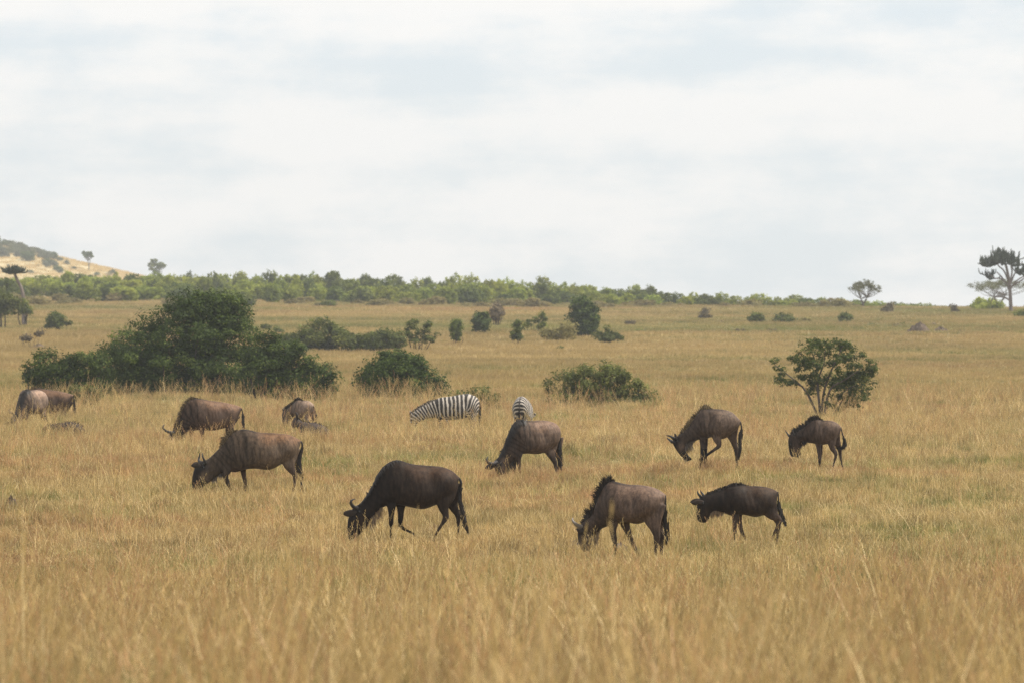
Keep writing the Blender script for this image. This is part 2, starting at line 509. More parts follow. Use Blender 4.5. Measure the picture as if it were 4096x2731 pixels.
A['tall'] = dict(crop=(0, 1450, 2.352), d=128, th=14, xr=2010, yg=800, wi=7, pi=13, rings=[
    (2272, 420, 2265, 450, .04), (2240, 405, 2230, 520, .12), (2180, 388, 2180, 590, .20), (2080, 368, 2090, 620, .26), (1980, 355, 2010, 637, .285),
    (1920, 342, 1930, 635, .275), (1868, 333, 1860, 632, .24), (1810, 340, 1805, 640, .205), (1760, 375, 1780, 640, .17), (1725, 430, 1762, 650, .14),
    (1702, 490, 1750, 670, .13), (1690, 540, 1738, 700, .12), (1668, 590, 1718, 730, .11), (1640, 630, 1700, 752, .105), (1602, 662, 1680, 780, .108),
    (1588, 712, 1660, 800, .095), (1590, 762, 1650, 822, .08), (1608, 795, 1640, 826, .045)],
    legs=[(.13, [(1860, 480, .15), (1895, 600, .09), (1910, 680, .055), (1920, 730, .045), (1920, 798, .034)]),
          (-.13, [(1820, 500, .12), (1800, 640, .065), (1800, 720, .045), (1795, 798, .033)]),
          (.15, [(2180, 470, .20), (2165, 570, .135), (2180, 640, .075), (2215, 700, .052), (2205, 798, .034)]),
          (-.15, [(2200, 480, .17), (2150, 600, .10), (2140, 660, .06), (2160, 720, .045), (2150, 798, .033)])],
    tail=[(2268, 425, .03), (2280, 480, .04), (2282, 540, .05), (2288, 600, .05), (2292, 640, .02)],
    horns=[([(1645, 655), (1600, 648), (1562, 628), (1546, 605), (1550, 588), (1566, 576)], [.06, .14, .20, .21, .20, .17], .035),
           ([(1620, 660), (1640, 640), (1636, 622), (1628, 612)], [-.06, -.14, -.18, -.17], .028)],
    ear=[(1668, 690), (1640, 730), (1625, 750)], ear_r=.045,
    mane=(6, 13, .12, 'curl', 'hair_blond', 360), beard=(9, 14, .18, 'hair_dark', 200),
    base=(.064, .044, .034), rust=(.175, .102, .066), lowleg=(.05, .036, .03), brin=.8)
A['streaked'] = dict(crop=(1600, 1530, 3.36), d=104, th=28, xr=1830, yg=1287, wi=7, pi=14, rings=[
    (2140, 650, 2135, 700, .04), (2132, 600, 2120, 780, .12), (2080, 545, 2060, 860, .20), (1990, 513, 1980, 900, .26), (1880, 505, 1880, 955, .29),
    (1780, 512, 1790, 957, .285), (1700, 508, 1700, 950, .265), (1620, 498, 1630, 960, .23), (1550, 520, 1595, 970, .195), (1505, 580, 1575, 985, .165),
    (1468, 660, 1560, 1000, .145), (1430, 760, 1540, 1022, .135), (1400, 850, 1510, 1050, .122), (1368, 920, 1480, 1085, .112), (1320, 1000, 1450, 1122, .105),
    (1275, 1040, 1425, 1172, .108), (1268, 1100, 1400, 1205, .092), (1280, 1165, 1372, 1230, .08), (1300, 1215, 1350, 1242, .05)],
    legs=[(.13, [(1610, 720, .16), (1605, 920, .10), (1592, 1020, .06), (1600, 1110, .046), (1610, 1200, .031), (1612, 1285, .035)]),
          (-.13, [(1560, 780, .12), (1540, 960, .085), (1535, 1060, .055), (1540, 1150, .044), (1540, 1283, .033)]),
          (.15, [(2050, 720, .21), (2025, 900, .15), (2040, 980, .085), (2080, 1060, .058), (2092, 1120, .045), (2102, 1230, .031), (2102, 1287, .036)]),
          (-.15, [(2100, 740, .16), (2110, 900, .10), (2122, 980, .062), (2150, 1050, .047), (2132, 1150, .034), (2120, 1283, .032)])],
    tail=[(2138, 655, .03), (2152, 760, .03), (2140, 900, .065), (2155, 1050, .07), (2168, 1160, .02)],
    horns=[([(1300, 1060), (1255, 1078), (1205, 1070), (1172, 1040), (1168, 1010), (1190, 975)], [.06, .13, .19, .21, .20, .17], .04),
           ([(1330, 1020), (1375, 985), (1372, 940), (1340, 910)], [-.06, -.14, -.18, -.17], .03)],
    ear=[(1275, 1105), (1210, 1125), (1145, 1136)], ear_r=.05,
    mane=(6, 14, .20, 'drape', 'hair_dark', 700), beard=(11, 15, .2, 'hair_dark', 220),
    base=(.078, .056, .044), rust=(.19, .122, .09), lowleg=(.055, .04, .033), brin=.8)
A['shaggy'] = dict(crop=(2200, 1850, 2.352), d=75, th=-22, xr=800, yg=942, wi=7, pi=14, rings=[
    (1085, 300, 1080, 365, .05), (1058, 278, 1058, 430, .13), (1000, 240, 1000, 520, .20), (920, 216, 905, 548, .255), (830, 206, 820, 576, .285), (740, 203, 740, 560, .28),
    (670, 190, 660, 562, .255), (600, 173, 592, 580, .22), (548, 190, 548, 600, .185), (505, 240, 515, 612, .16), (470, 310, 490, 622, .145), (440, 390, 470, 640, .135),
    (412, 470, 450, 665, .125), (375, 520, 430, 692, .115), (305, 570, 410, 722, .108), (272, 620, 390, 752, .11), (265, 690, 370, 792, .092), (275, 752, 350, 832, .08), (295, 812, 330, 852, .05)],
    legs=[(.13, [(580, 400, .16), (590, 550, .095), (592, 640, .058), (605, 720, .047), (615, 820, .031), (620, 900, .037)]),
          (-.13, [(670, 420, .14), (712, 570, .085), (735, 650, .056), (770, 740, .046), (820, 840, .031), (848, 918, .036)]),
          (.15, [(950, 390, .22), (960, 520, .155), (985, 610, .085), (1000, 690, .056), (992, 760, .043), (985, 860, .031), (970, 948, .038)]),
          (-.15, [(1000, 420, .18), (1010, 540, .13), (1022, 620, .075), (1050, 690, .054), (1046, 780, .038), (1050, 880, .03), (1052, 940, .036)])],
    tail=[(1080, 300, .035), (1085, 420, .03), (1075, 490, .055), (1088, 600, .06), (1100, 690, .045), (1092, 745, .012)],
    horns=[([(300, 612), (268, 598), (235, 572), (214, 545), (216, 518)], [.06, .13, .19, .20, .18], .035),
           ([(345, 575), (365, 548), (350, 528), (305, 515)], [-.06, -.14, -.17, -.16], .028)],
    ear=[(330, 640), (300, 650), (255, 640)], ear_r=.045, horn_mat='horn_pale',
    mane=(7, 14, .16, 'spiky', 'hair_dark', 520), beard=(11, 16, .2, 'hair_pale', 240),
    base=(.082, .058, .046), rust=(.155, .102, .078), lowleg=(.075, .053, .043), brin=.45)
A['calf'] = dict(crop=(2200, 1850, 2.352), d=80, th=4, xr=1850, yg=780, wi=6, pi=12, rings=[
    (2147, 270, 2140, 320, .035), (2110, 250, 2120, 420, .10), (2040, 226, 2060, 472, .155), (1960, 216, 1990, 498, .195), (1870, 213, 1930, 510, .215),
    (1805, 205, 1850, 492, .215), (1740, 208, 1770, 482, .20), (1680, 222, 1710, 497, .17), (1630, 243, 1665, 482, .14), (1580, 262, 1625, 465, .122),
    (1530, 282, 1585, 455, .112), (1485, 296, 1552, 452, .10), (1440, 305, 1525, 465, .092), (1402, 328, 1505, 492, .09), (1382, 390, 1492, 530, .083),
    (1374, 460, 1478, 552, .073), (1376, 520, 1458, 562, .063), (1398, 552, 1438, 562, .035)],
    legs=[(.10, [(1735, 340, .13), (1742, 470, .07), (1735, 560, .045), (1735, 620, .039), (1735, 700, .026), (1731, 780, .03)]),
          (-.10, [(1755, 360, .11), (1775, 490, .062), (1792, 590, .042), (1812, 660, .036), (1845, 725, .025), (1868, 778, .029)]),
          (.115, [(2040, 350, .165), (2075, 460, .115), (2130, 515, .065), (2158, 545, .047), (2120, 635, .033), (2090, 710, .025), (2078, 780, .031)]),
          (-.115, [(2060, 370, .14), (2100, 475, .09), (2145, 550, .052), (2155, 600, .042), (2142, 690, .027), (2136, 778, .03)])],
    tail=[(2145, 270, .025), (2152, 345, .025), (2152, 420, .04), (2180, 500, .05), (2208, 555, .04), (2216, 580, .01)],
    horns=[([(1418, 318), (1402, 300), (1388, 280), (1384, 258)], [.05, .075, .085, .08], .022),
           ([(1445, 310), (1436, 292), (1424, 275), (1415, 255)], [-.05, -.075, -.085, -.08], .02)],
    ear=[(1440, 370), (1380, 368), (1325, 376)], ear_r=.045,
    mane=(4, 12, .06, 'spiky', 'hair_dark', 420), beard=(8, 13, .13, 'hair_pale', 240),
    base=(.042, .029, .022), rust=(.095, .057, .038), lowleg=(.085, .058, .044), brin=.25, mul=.7)
A['scratching'] = dict(crop=(2600, 1500, 2.613), d=104, th=-10, xr=680, yg=996, wi=6, pi=13, rings=[
    (948, 470, 938, 520, .04), (915, 440, 905, 560, .11), (860, 385, 858, 600, .185), (790, 360, 800, 648, .235), (720, 350, 740, 668, .26), (660, 349, 665, 645, .26),
    (600, 343, 605, 655, .24), (545, 353, 545, 667, .205), (500, 400, 508, 672, .17), (460, 455, 485, 682, .15), (425, 505, 465, 692, .135), (390, 550, 440, 695, .125),
    (350, 590, 415, 702, .115), (305, 622, 395, 722, .108), (262, 655, 385, 752, .105), (238, 695, 385, 790, .105), (257, 748, 392, 822, .09),
    (300, 812, 420, 852, .083), (342, 862, 440, 872, .075), (385, 895, 428, 888, .05)],
    legs=[(.13, [(540, 500, .15), (548, 640, .085), (548, 750, .055), (545, 838, .046), (530, 920, .029), (502, 996, .035)]),
          (-.13, [(565, 540, .13), (578, 680, .07), (582, 780, .05), (583, 860, .042), (580, 930, .029), (580, 992, .034)]),
          (.17, [(745, 500, .22), (695, 590, .14), (700, 670, .085), (722, 728, .052), (665, 775, .038), (605, 820, .033), (572, 850, .034), (508, 884, .036)]),
          (-.15, [(850, 510, .19), (860, 620, .12), (880, 700, .07), (906, 790, .053), (908, 870, .034), (912, 940, .029), (916, 994, .037)])],
    tail=[(943, 480, .035), (955, 560, .04), (938, 650, .055), (942, 760, .05), (925, 862, .02)],
    horns=[([(255, 665), (235, 648), (205, 632), (170, 626)], [.06, .12, .15, .14], .034),
           ([(238, 698), (218, 682), (198, 668), (178, 652)], [-.06, -.12, -.15, -.14], .03)],
    ear=[(285, 665), (275, 640), (268, 615)], ear_r=.045,
    mane=(5, 13, .11, 'spiky', 'hair_blond', 480), beard=(10, 17, .22, 'hair_grey', 420),
    base=(.078, .057, .046), rust=(.128, .09, .07), lowleg=(.075, .055, .045), brin=.55)
A['calf_turning'] = dict(crop=(2600, 1500, 2.613), d=106, th=-12, xr=1870, yg=1010, wi=5, pi=12, rings=[
    (1998, 540, 1990, 590, .035), (1965, 505, 1970, 640, .10), (1920, 480, 1920, 680, .155), (1860, 470, 1870, 715, .195), (1800, 468, 1820, 725, .205), (1750, 456, 1762, 725, .195),
    (1700, 472, 1722, 716, .17), (1660, 502, 1692, 710, .145), (1620, 537, 1662, 708, .125), (1580, 562, 1635, 702, .113), (1545, 585, 1612, 698, .102),
    (1508, 608, 1590, 718, .092), (1460, 632, 1575, 758, .09), (1448, 690, 1570, 800, .086), (1454, 760, 1558, 830, .076), (1465, 822, 1542, 846, .066), (1482, 852, 1520, 852, .04)],
    legs=[(.10, [(1735, 580, .13), (1752, 710, .068), (1765, 800, .046), (1768, 870, .037), (1768, 940, .025), (1768, 1008, .029)]),
          (-.10, [(1765, 590, .11), (1788, 720, .055), (1790, 800, .042), (1782, 870, .035), (1776, 950, .024), (1770, 1006, .028)]),
          (.115, [(1895, 580, .16), (1893, 690, .10), (1902, 760, .063), (1936, 812, .047), (1930, 870, .033), (1912, 940, .026), (1905, 1008, .031)]),
          (-.115, [(1930, 590, .13), (1958, 700, .085), (1985, 775, .052), (1992, 840, .037), (2002, 900, .026), (2015, 960, .025), (2030, 1010, .03)])],
    tail=[(1993, 545, .025), (2012, 620, .035), (2036, 690, .05), (2032, 745, .05), (1985, 768, .035), (1932, 756, .01)],
    horns=[([(1512, 630), (1503, 608), (1494, 588), (1487, 566)], [.05, .075, .085, .08], .022),
           ([(1462, 640), (1448, 618), (1434, 598), (1420, 574)], [-.05, -.075, -.085, -.08], .02)],
    ear=[(1545, 655), (1560, 640), (1590, 640)], ear_r=.045,
    mane=(4, 12, .12, 'spiky', 'hair_dark', 420), beard=(8, 15, .12, 'hair_dark', 240),
    base=(.068, .048, .038), rust=(.125, .084, .063), lowleg=(.085, .06, .05), brin=.45)
A['zebra'] = dict(crop=(1600, 1530, 3.36), d=160, th=4, xr=800, yg=680, wi=8, pi=15, rings=[
    (1066, 250, 1060, 290, .04), (1056, 220, 1060, 360, .12), (1020, 185, 1020, 425, .19), (950, 155, 960, 458, .24), (880, 149, 880, 475, .27), (790, 163, 790, 492, .285),
    (700, 180, 700, 500, .285), (620, 188, 622, 500, .26), (550, 196, 560, 492, .22), (490, 218, 515, 482, .18), (430, 250, 470, 470, .145), (370, 277, 420, 475, .125),
    (310, 307, 365, 482, .112), (250, 342, 315, 500, .102), (200, 377, 272, 522, .095), (152, 430, 240, 542, .088), (130, 480, 222, 562, .09), (140, 540, 212, 602, .075),
    (160, 600, 208, 640, .06), (175, 642, 200, 652, .035)],
    legs=[(.13, [(575, 330, .15), (590, 450, .085), (622, 510, .056), (642, 560, .046), (655, 620, .035), (660, 680, .042)]),
          (-.13, [(540, 350, .12), (530, 470, .065), (535, 530, .05), (540, 600, .038), (540, 680, .04)]),
          (.15, [(985, 300, .20), (990, 400, .14), (985, 460, .085), (1008, 515, .058), (1002, 570, .042), (992, 680, .042)]),
          (-.15, [(965, 320, .17), (930, 420, .11), (945, 480, .065), (962, 530, .048), (955, 680, .038)])],
    tail=[(1066, 255, .03), (1078, 320, .03), (1068, 390, .055), (1070, 490, .06), (1066, 565, .02)],
    horns=[], ear=[(160, 430), (150, 405), (135, 385)], ear_r=.045,
    mane=(9, 16, .09, 'spiky', 'hair_dark', 500), beard=None, zebra=True)


class Trace:
    def __init__(s, sp):
        s.x0, s.y0, s.k = sp['crop']; s.d = sp['d']; s.th = R(sp['th']); s.xr = sp['xr']; s.yg = sp['yg']
        s.s = F / s.d * s.k
        s.wx = px2x(s.x0 + s.xr / s.k, s.d)
        s.wz = py2z(s.y0 + s.yg / s.k, s.d)

    def __call__(s, x, y, yl=0.0):
        a = (x - s.xr) / s.s
        return np.array([(yl*math.sin(s.th) - a) / math.cos(s.th), yl, (s.yg - y) / s.s])


TR = {k: Trace(v) for k, v in A.items()}
# animals seen at an odd angle reuse a measured body at another yaw: (name, body, x px, distance, ground py)
EXTRA = [('front_view', 'streaked', 133, 150, 1727), ('behind', 'tall', 205, 162, 1707), ('rear_view', 'calf_turning', 1226, 152, 1745), ('zebra_rear', 'zebra', 2090, 155, 1747)]

# the ground is brought to the hooves
anchors = [(t.wx, t.d, t.wz) for t in TR.values()] + [(px2x(p, d), d, py2z(py, d)) for _, _, p, d, py in EXTRA]
gx = np.array([a[0] for a in anchors]); gy = np.array([a[1] for a in anchors], float); gz = np.array([a[2] for a in anchors])
G = np.exp(-((gx[:, None]-gx[None])/2.2)**2 - ((gy[:, None]-gy[None])/7.0)**2)
wts = np.linalg.solve(G + 0.02*np.eye(len(gx)), gz - ground0(gx, gy))
BUMPS = list(zip(gx, gy, wts))

# ------------------------------------------------------------------ ground sheet
ys = np.concatenate([np.arange(-120, 20, 10), np.arange(20, 240, 1.6), np.arange(240, 900, 7), np.arange(900, 2000, 25), np.arange(2000, 2801, 100)])
u = np.linspace(-1, 1, 241)
xs = np.sinh(u * 4.6) / math.sinh(4.6) * 900
XX, YY = np.meshgrid(xs, ys)
ZZ = ground(XX, YY)
nx, ny = len(xs), len(ys)
idx = np.arange(nx*ny).reshape(ny, nx)
FQ = np.stack([idx[:-1, :-1], idx[:-1, 1:], idx[1:, 1:], idx[1:, :-1]], -1).reshape(-1, 4)
gme = mesh_from('ground', np.stack([XX, YY, ZZ], -1).reshape(-1, 3), FQ, True)
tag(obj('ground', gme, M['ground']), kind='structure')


# ------------------------------------------------------------------ building one animal
def hair_mesh(name, roots, dirs, lens, widths, bend, wdir, rnd=None):
    """curved tapering locks: bend is added to the direction as the lock grows"""
    n = len(roots)
    ts = np.array([0, .35, .7, 1.0])
    V = []
    p = roots.copy()
    prev = 0
    for i, t in enumerate(ts):
        d = dirs + bend * t
        d /= np.linalg.norm(d, axis=1)[:, None] + 1e-9
        p = p + d * (lens * (t - prev))[:, None]
        prev = t
        w = (widths * [1, .95, .6, .08][i])[:, None] * wdir
        V += [p - w, p + w]
    V = np.stack(V, 1).reshape(-1, 3)
    b = np.arange(n)[:, None] * 8
    Fq = np.concatenate([b + np.array([[0, 1, 3, 2]]), b + np.array([[2, 3, 5, 4]]), b + np.array([[4, 5, 7, 6]])])
    me = mesh_from(name, V, Fq)
    r = rng.random(n) if rnd is None else rnd
    fattr(me, 'rnd', np.repeat(r, 8))
    return me


def lerp_rows(P, t):
    i = np.clip(t.astype(int), 0, len(P) - 2); f = (t - i)[:, None]
    return P[i]*(1-f) + P[i+1]*f


def unit(v):
    return v / (np.linalg.norm(v, axis=-1, keepdims=True) + 1e-9)


def build_animal(key, name, label, cat, group, loc, rz, scale=1.0, tone=1.0):
    sp = A[key]; T = TR[key]; zeb = sp.get('zebra', False)
    rings = np.array([np.concatenate([T(a, b), T(c, d), [w]]) for a, b, c, d, w in sp['rings']])
    D = rings[:, 0:3]; Vn = rings[:, 3:6]
    m = 3
    rr = crom(rings, m)
    mb = MB(); n = 22
    ang = np.arange(n) / n * 2*np.pi
    ca, sa = np.cos(ang), np.sin(ang)
    sq = lambda c: np.sign(c) * np.abs(c)**0.88
    vs = []
    for r in rr:
        dp, vp, w = r[:3], r[3:6], r[6]
        c = (dp+vp)/2; h = (dp-vp)/2
        vs.append(c + sq(ca)[:, None]*h + (sq(sa)*w*(1 - 0.20*ca))[:, None]*np.array([0, 1.0, 0]))
    q = len(rr)
    Fs = [(i*n+j, (i+1)*n+j, (i+1)*n+(j+1) % n, i*n+(j+1) % n) for i in range(q-1) for j in range(n)]
    Fs += [tuple(range(n)), tuple((q-1)*n+j for j in range(n))[::-1]]
    mb.add(np.concatenate(vs), Fs)
    for yl, pts in sp['legs']:
        L = np.array([np.concatenate([T(x, y, yl), [r]]) for x, y, r in pts])
        L = crom(L, 3)
        tng = unit(np.gradient(L[:, :3], axis=0))
        uu = unit(np.stack([tng[:, 2], np.zeros(len(L)), -tng[:, 0]], -1))
        fb = L[:, 3]; lat = np.where(fb > .07, .042 + (fb-.07)*.42, fb*.60+.0) + 0.0
        lat = np.minimum(lat, fb)
        k = 12; aa = np.arange(k)/k*2*np.pi
        fall = np.ones(len(L)); fall[:7] = [.45, .55, .66, .78, .88, .95, 1.0]
        lat = lat*fall; L[:7, 1] *= np.array([.62, .68, .75, .82, .9, .95, 1.0])
        V = np.concatenate([L[i, :3] + fb[i]*np.cos(aa)[:, None]*uu[i] + lat[i]*np.sin(aa)[:, None]*np.array([0, 1.0, 0]) for i in range(len(L))])
        Fl = [(i*k+j, i*k+(j+1) % k, (i+1)*k+(j+1) % k, (i+1)*k+j) for i in range(len(L)-1) for j in range(k)]
        Fl += [tuple(range(k))[::-1], tuple((len(L)-1)*k+j for j in range(k))]
        mb.add(V, Fl)
    me = mb.mesh('body_cage')
    tmp = bpy.data.objects.new('body_cage', me); COL.objects.link(tmp)
    rm = tmp.modifiers.new('r', 'REMESH'); rm.mode = 'VOXEL'; rm.voxel_size = 0.0165 if sp.get('wi', 0) else 0.018
    sm = tmp.modifiers.new('s', 'SMOOTH'); sm.factor = 0.5; sm.iterations = 9
    dg = bpy.context.evaluated_depsgraph_get()
    body = bpy.data.meshes.new_from_object(tmp.evaluated_get(dg))
    bpy.data.objects.remove(tmp); bpy.data.meshes.remove(me)
    body.name = 'body'
    nv = len(body.vertices)
    co = np.empty(nv*3, np.float32); body.vertices.foreach_get('co', co); co = co.reshape(-1, 3)
    body.polygons.foreach_set('use_smooth', np.ones(len(body.polygons), bool))
    # shoulder, haunch and flank: muscle swells and hollows
    oy = np.sign(co[:, 1]) * sstep(.02, .09, np.abs(co[:, 1]))
    bump = lambda x0, z0, sx, sz: np.exp(-((co[:, 0]-x0)/sx)**2 - ((co[:, 2]-z0)/sz)**2)
    dy = np.zeros(nv)
    for li in (0, 1):
        (fx, fz, fr) = [(lambda q_: (q_[0], q_[2], r_))(T(x_, y_, sp['legs'][li][0])) for x_, y_, r_ in sp['legs'][li][1][:1]][0]
        (hx, hz_, hr) = [(lambda q_: (q_[0], q_[2], r_))(T(x_, y_, sp['legs'][li+2][0])) for x_, y_, r_ in sp['legs'][li+2][1][:1]][0]
        k = (co[:, 1] > 0) if sp['legs'][li][0] > 0 else (co[:, 1] <= 0)
        kk = fr/.15
        dy += k*(.030*kk*bump(fx, fz+.02, .10*kk, .20*kk) - .026*kk*bump(fx-.21*kk, fz+.10, .07*kk, .24*kk) - .022*kk*bump(fx+.17*kk, fz+.10, .06*kk, .2*kk)
                 + .030*kk*bump(hx, hz_, .13*kk, .17*kk) - .040*kk*bump(hx+.25*kk, hz_+.06*kk, .085*kk, .16*kk) - .018*kk*bump(hx-.02, hz_+.30*kk, .10*kk, .06*kk))
        dy += k*.004*np.sin((co[:, 0] - .25*co[:, 2])*75)*bump((fx+hx)/2+.03, fz-.02, .17*kk, .17*kk)
    co[:, 1] += oy*dy
    body.vertices.foreach_set('co', co.ravel()); body.update()
    # where along the body each point is: ring number, and height within the ring
    C = (rr[:, :3] + rr[:, 3:6]) / 2
    H = (rr[:, :3] - rr[:, 3:6]) / 2
    best = np.full(nv, 1e9); ti = np.zeros(nv)
    for i in range(q-1):
        a, b = C[i], C[i+1]; ab = b - a; dd = co - a
        dd2 = dd.copy(); dd2[:, 1] *= .3
        t = np.clip((dd2 @ ab)/(ab @ ab), 0, 1)
        e = ((dd2 - t[:, None]*ab)**2).sum(1)
        k = e < best; best[k] = e[k]; ti[k] = (i + t[k]) / m
    ii = np.clip((ti*m).astype(int), 0, q-1)
    up = ((co - C[ii]) * unit(H)[ii]).sum(1) / (np.linalg.norm(H[ii], axis=1) + 1e-6)
    wi, pi = sp['wi'], sp['pi']
    wob = np.sin(co[:, 0]*9+co[:, 1]*7) * .5 + np.sin(co[:, 2]*11 - co[:, 0]*5 + 1.3) * .5
    z = co[:, 2]
    if zeb:
        seg = np.concatenate([[0], np.cumsum(np.linalg.norm(np.diff(C, axis=0), axis=1))])
        s = np.interp(ti*m, np.arange(q), seg)
        pv = T(880, 392)
        X = pv[0] - co[:, 0]; Zr = z - pv[2]
        th = np.arctan2(1.6*X, np.maximum(Zr, 1e-3))
        ph_rump = -th/(math.pi/2)*2.4 - sstep(.10, .42, X)*(.62 - np.maximum(Zr, 0))/.15 - np.where(Zr < 0, -Zr/.085, 0)
        ahead = co[:, 0] - pv[0]
        ph_trunk = ahead/.125 - .25*np.clip(Zr, -1, 1)*np.clip(ahead/.3, 0, 1)*1.5
        ph = np.where(X > 0, ph_rump, ph_trunk)
        s_n = s - seg[(wi+1)*m]
        ph_neck = (C[(wi+1)*m][0]-pv[0])/.125 + s_n/.085 - .4*up
        w = sstep(wi+.5, wi+1.5, ti)
        ph = ph*(1-w) + ph_neck*w
        legz = .47
        front = co[:, 0] > 0.05
        wl = sstep(legz+.08, legz-.06, z) * (ti < wi+2.2)
        ph = np.where(front, ph*(1-wl) + (z/.062)*wl, ph)
        dark = np.clip(sstep(pi+3, pi+4.2, ti) + sstep(.06, .03, z) + sstep(.93, .99, up)*(np.abs(co[:, 1]) < .02)*(ti < wi), 0, 1)
        fattr(body, 'phase', ph); fattr(body, 'dark', dark)
        bm_ = M['stripes']
    else:
        base = np.array(sp['base'])*tone*sp.get('mul', 1.18)*np.array([1.0, .97, .93]); rust = np.array(sp['rust'])*tone*sp.get('mul', 1.18)*np.array([1.0, .97, .93])*np.array([.84, .88, .9]); low = np.array(sp['lowleg'])*.75
        c = np.repeat(base[None], nv, 0)
        wr = sstep(.05, .85, up + .18*wob) * sstep(wi+.3, wi-2.5, ti)
        c = c*(1-wr[:, None]) + rust*wr[:, None]
        st = np.sin((ti + .12*np.sin(z*14) + .06*wob) * 2*np.pi*1.15)
        wb = sstep(.15, .8, st) * sstep(wi-2.2, wi-.5, ti) * sstep(pi+.5, pi-1.5, ti) * sp['brin']
        c *= (1 - .62*wb)[:, None]
        wf = sstep(wi-2.2, wi+.6, ti + .25*wob)*sstep(pi+2, pi, ti)          # forequarters and neck are darker haired
        c *= (1 - .34*wf)[:, None]
        wn = sstep(wi+1, wi+3, ti)*sstep(pi+2, pi, ti)
        c *= (1 - .18*wn)[:, None]
        hd = sstep(pi-.2, pi+.8, ti)
        fd = np.clip(hd*sstep(-.15, .35, up) + sstep(pi+2.6, pi+3.8, ti), 0, 1)
        c = c*(1-fd[:, None]) + np.array([.016, .013, .012])*fd[:, None]
        wl = sstep(.58, .40, z) * (ti < pi-2.5)
        c = c*(1-wl[:, None]) + low*wl[:, None]
        wh = sstep(.055, .04, z)*(ti < pi-2)
        c = c*(1-wh[:, None]) + np.array([.018, .016, .015])*wh[:, None]
        sp_ = sstep(.86, .97, up)*sstep(2, wi-2, ti)*sstep(pi, pi-1, ti)          # dark line down the spine
        c *= (1-.6*sp_)[:, None]
        cattr(body, 'coat', c)
        bm_ = M['coat']
    root = empty(name, loc, rz)
    root.scale = (scale,)*3
    tag(root, label, cat, group)
    obj('body', body, bm_, root)
    # tail
    tp = np.array([np.concatenate([T(x, y, 0), [r]]) for x, y, r in sp['tail']])
    tp = crom(tp, 4)
    nh = 170
    i0 = rng.integers(len(tp)//4, len(tp)-3, nh)
    rts = tp[i0, :3] + rng.normal(0, .33, (nh, 3))*tp[i0, 3][:, None]
    i1 = np.minimum(i0 + rng.integers(3, 8, nh), len(tp)-1)
    tgt = tp[i1, :3] + rng.normal(0, .33, (nh, 3))*tp[i1, 3][:, None]
    dv = tgt - rts; ln = np.linalg.norm(dv, axis=1) + .03
    wd = unit(np.stack([np.full(nh, 1.0), rng.normal(0, .5, nh), np.zeros(nh)], -1))
    hm = hair_mesh('tail', rts, unit(dv), ln, rng.uniform(.005, .011, nh), np.zeros((nh, 3)), wd)
    # tail core
    tv, tf = tube(tp[:, :3], np.maximum(tp[:, 3]*.42, .008), 8)
    tcore = mesh_from('tail', tv, tf, True)
    fattr(tcore, 'rnd', np.full(len(tv), .3))
    to = obj('tail', tcore, M['hair_dark'], root)
    obj('tuft', hm, M['hair_dark'], to)
    # horns and ears
    for pts, lat, r0 in sp['horns']:
        hp = crom(np.array([T(x, y, l) for (x, y), l in zip(pts, lat)]), 4)
        hv, hf = tube(hp, np.linspace(1, 0, len(hp))**.75*r0 + .004, 10)
        obj('horn', mesh_from('horn', hv, hf, True), M[sp.get('horn_mat', 'horn')], root)
    for sgn in (1, -1):
        e = sp['ear']
        lat = np.array([.07, .13, .17])*sgn
        if sgn > 0:
            ep = np.array([T(x, y, l) for (x, y), l in zip(e, lat)])
        else:
            e0 = T(*e[0], 0); ep = np.array([T(x, y, l) for (x, y), l in zip(e, lat)])
            ep = ep + (T(e[0][0]-6, e[0][1]-6, 0) - e0)
        ep = crom(ep, 5)
        t = np.linspace(0, 1, len(ep))
        w = sp['ear_r']*(np.sin(np.pi*np.clip(t*.86+.14, 0, 1))**.8) + .004
        tg = unit(np.gradient(ep, axis=0)); side = unit(np.cross(tg, [0.15, .35*sgn, 1.0])); nn = np.cross(tg, side)
        k = 10; aa = np.arange(k)/k*2*np.pi
        ev = np.concatenate([ep[i] + w[i]*(np.cos(aa)[:, None]*np.cross(side[i], tg[i]) + .28*np.sin(aa)[:, None]*side[i]) for i in range(len(ep))])
        ef = [(i*k+j, i*k+(j+1) % k, (i+1)*k+(j+1) % k, (i+1)*k+j) for i in range(len(ep)-1) for j in range(k)]
        ef += [tuple(range(k))[::-1], tuple((len(ep)-1)*k+j for j in range(k))]
        em = mesh_from('ear', ev, ef, True)
        if zeb: fattr(em, 'phase', t.repeat(k)*1.6); fattr(em, 'dark', np.zeros(len(ev)))
        obj('ear', em, M['stripes'] if zeb else M['ear'], root)
        # eye
        er = rr[int((pi+1.0)*m)]
        c = (er[:3]+er[3:6])/2; h = (er[:3]-er[3:6])/2
        ec = c + h*.42 + np.array([0, sgn*er[6]*.86, 0])
        k2 = 8
        la = np.linspace(-np.pi/2, np.pi/2, 7)
        sv, sf = tube([ec + np.array([0, 0, .024*math.sin(a)]) for a in la], [.024*math.cos(a)+.001 for a in la], k2)
        obj('eye', mesh_from('eye', sv, sf, True), M['eye'], root)
    # mane
    a, b, ln, style, hm_, cnt = sp['mane']
    t = rng.uniform(a, b, cnt)
    dp = lerp_rows(D, t); vp = lerp_rows(Vn, t)
    outw = unit(dp - vp)
    along = unit(lerp_rows(np.gradient(D, axis=0), t))
    jit = rng.normal(0, .018, cnt)
    rts = dp - outw*.015 + np.stack([np.zeros(cnt), jit, np.zeros(cnt)], -1)
    env = np.clip(np.minimum((t-a)/1.0, (b-t)/1.0), .35, 1)
    L = ln*rng.uniform(.6, 1.15, cnt)*env
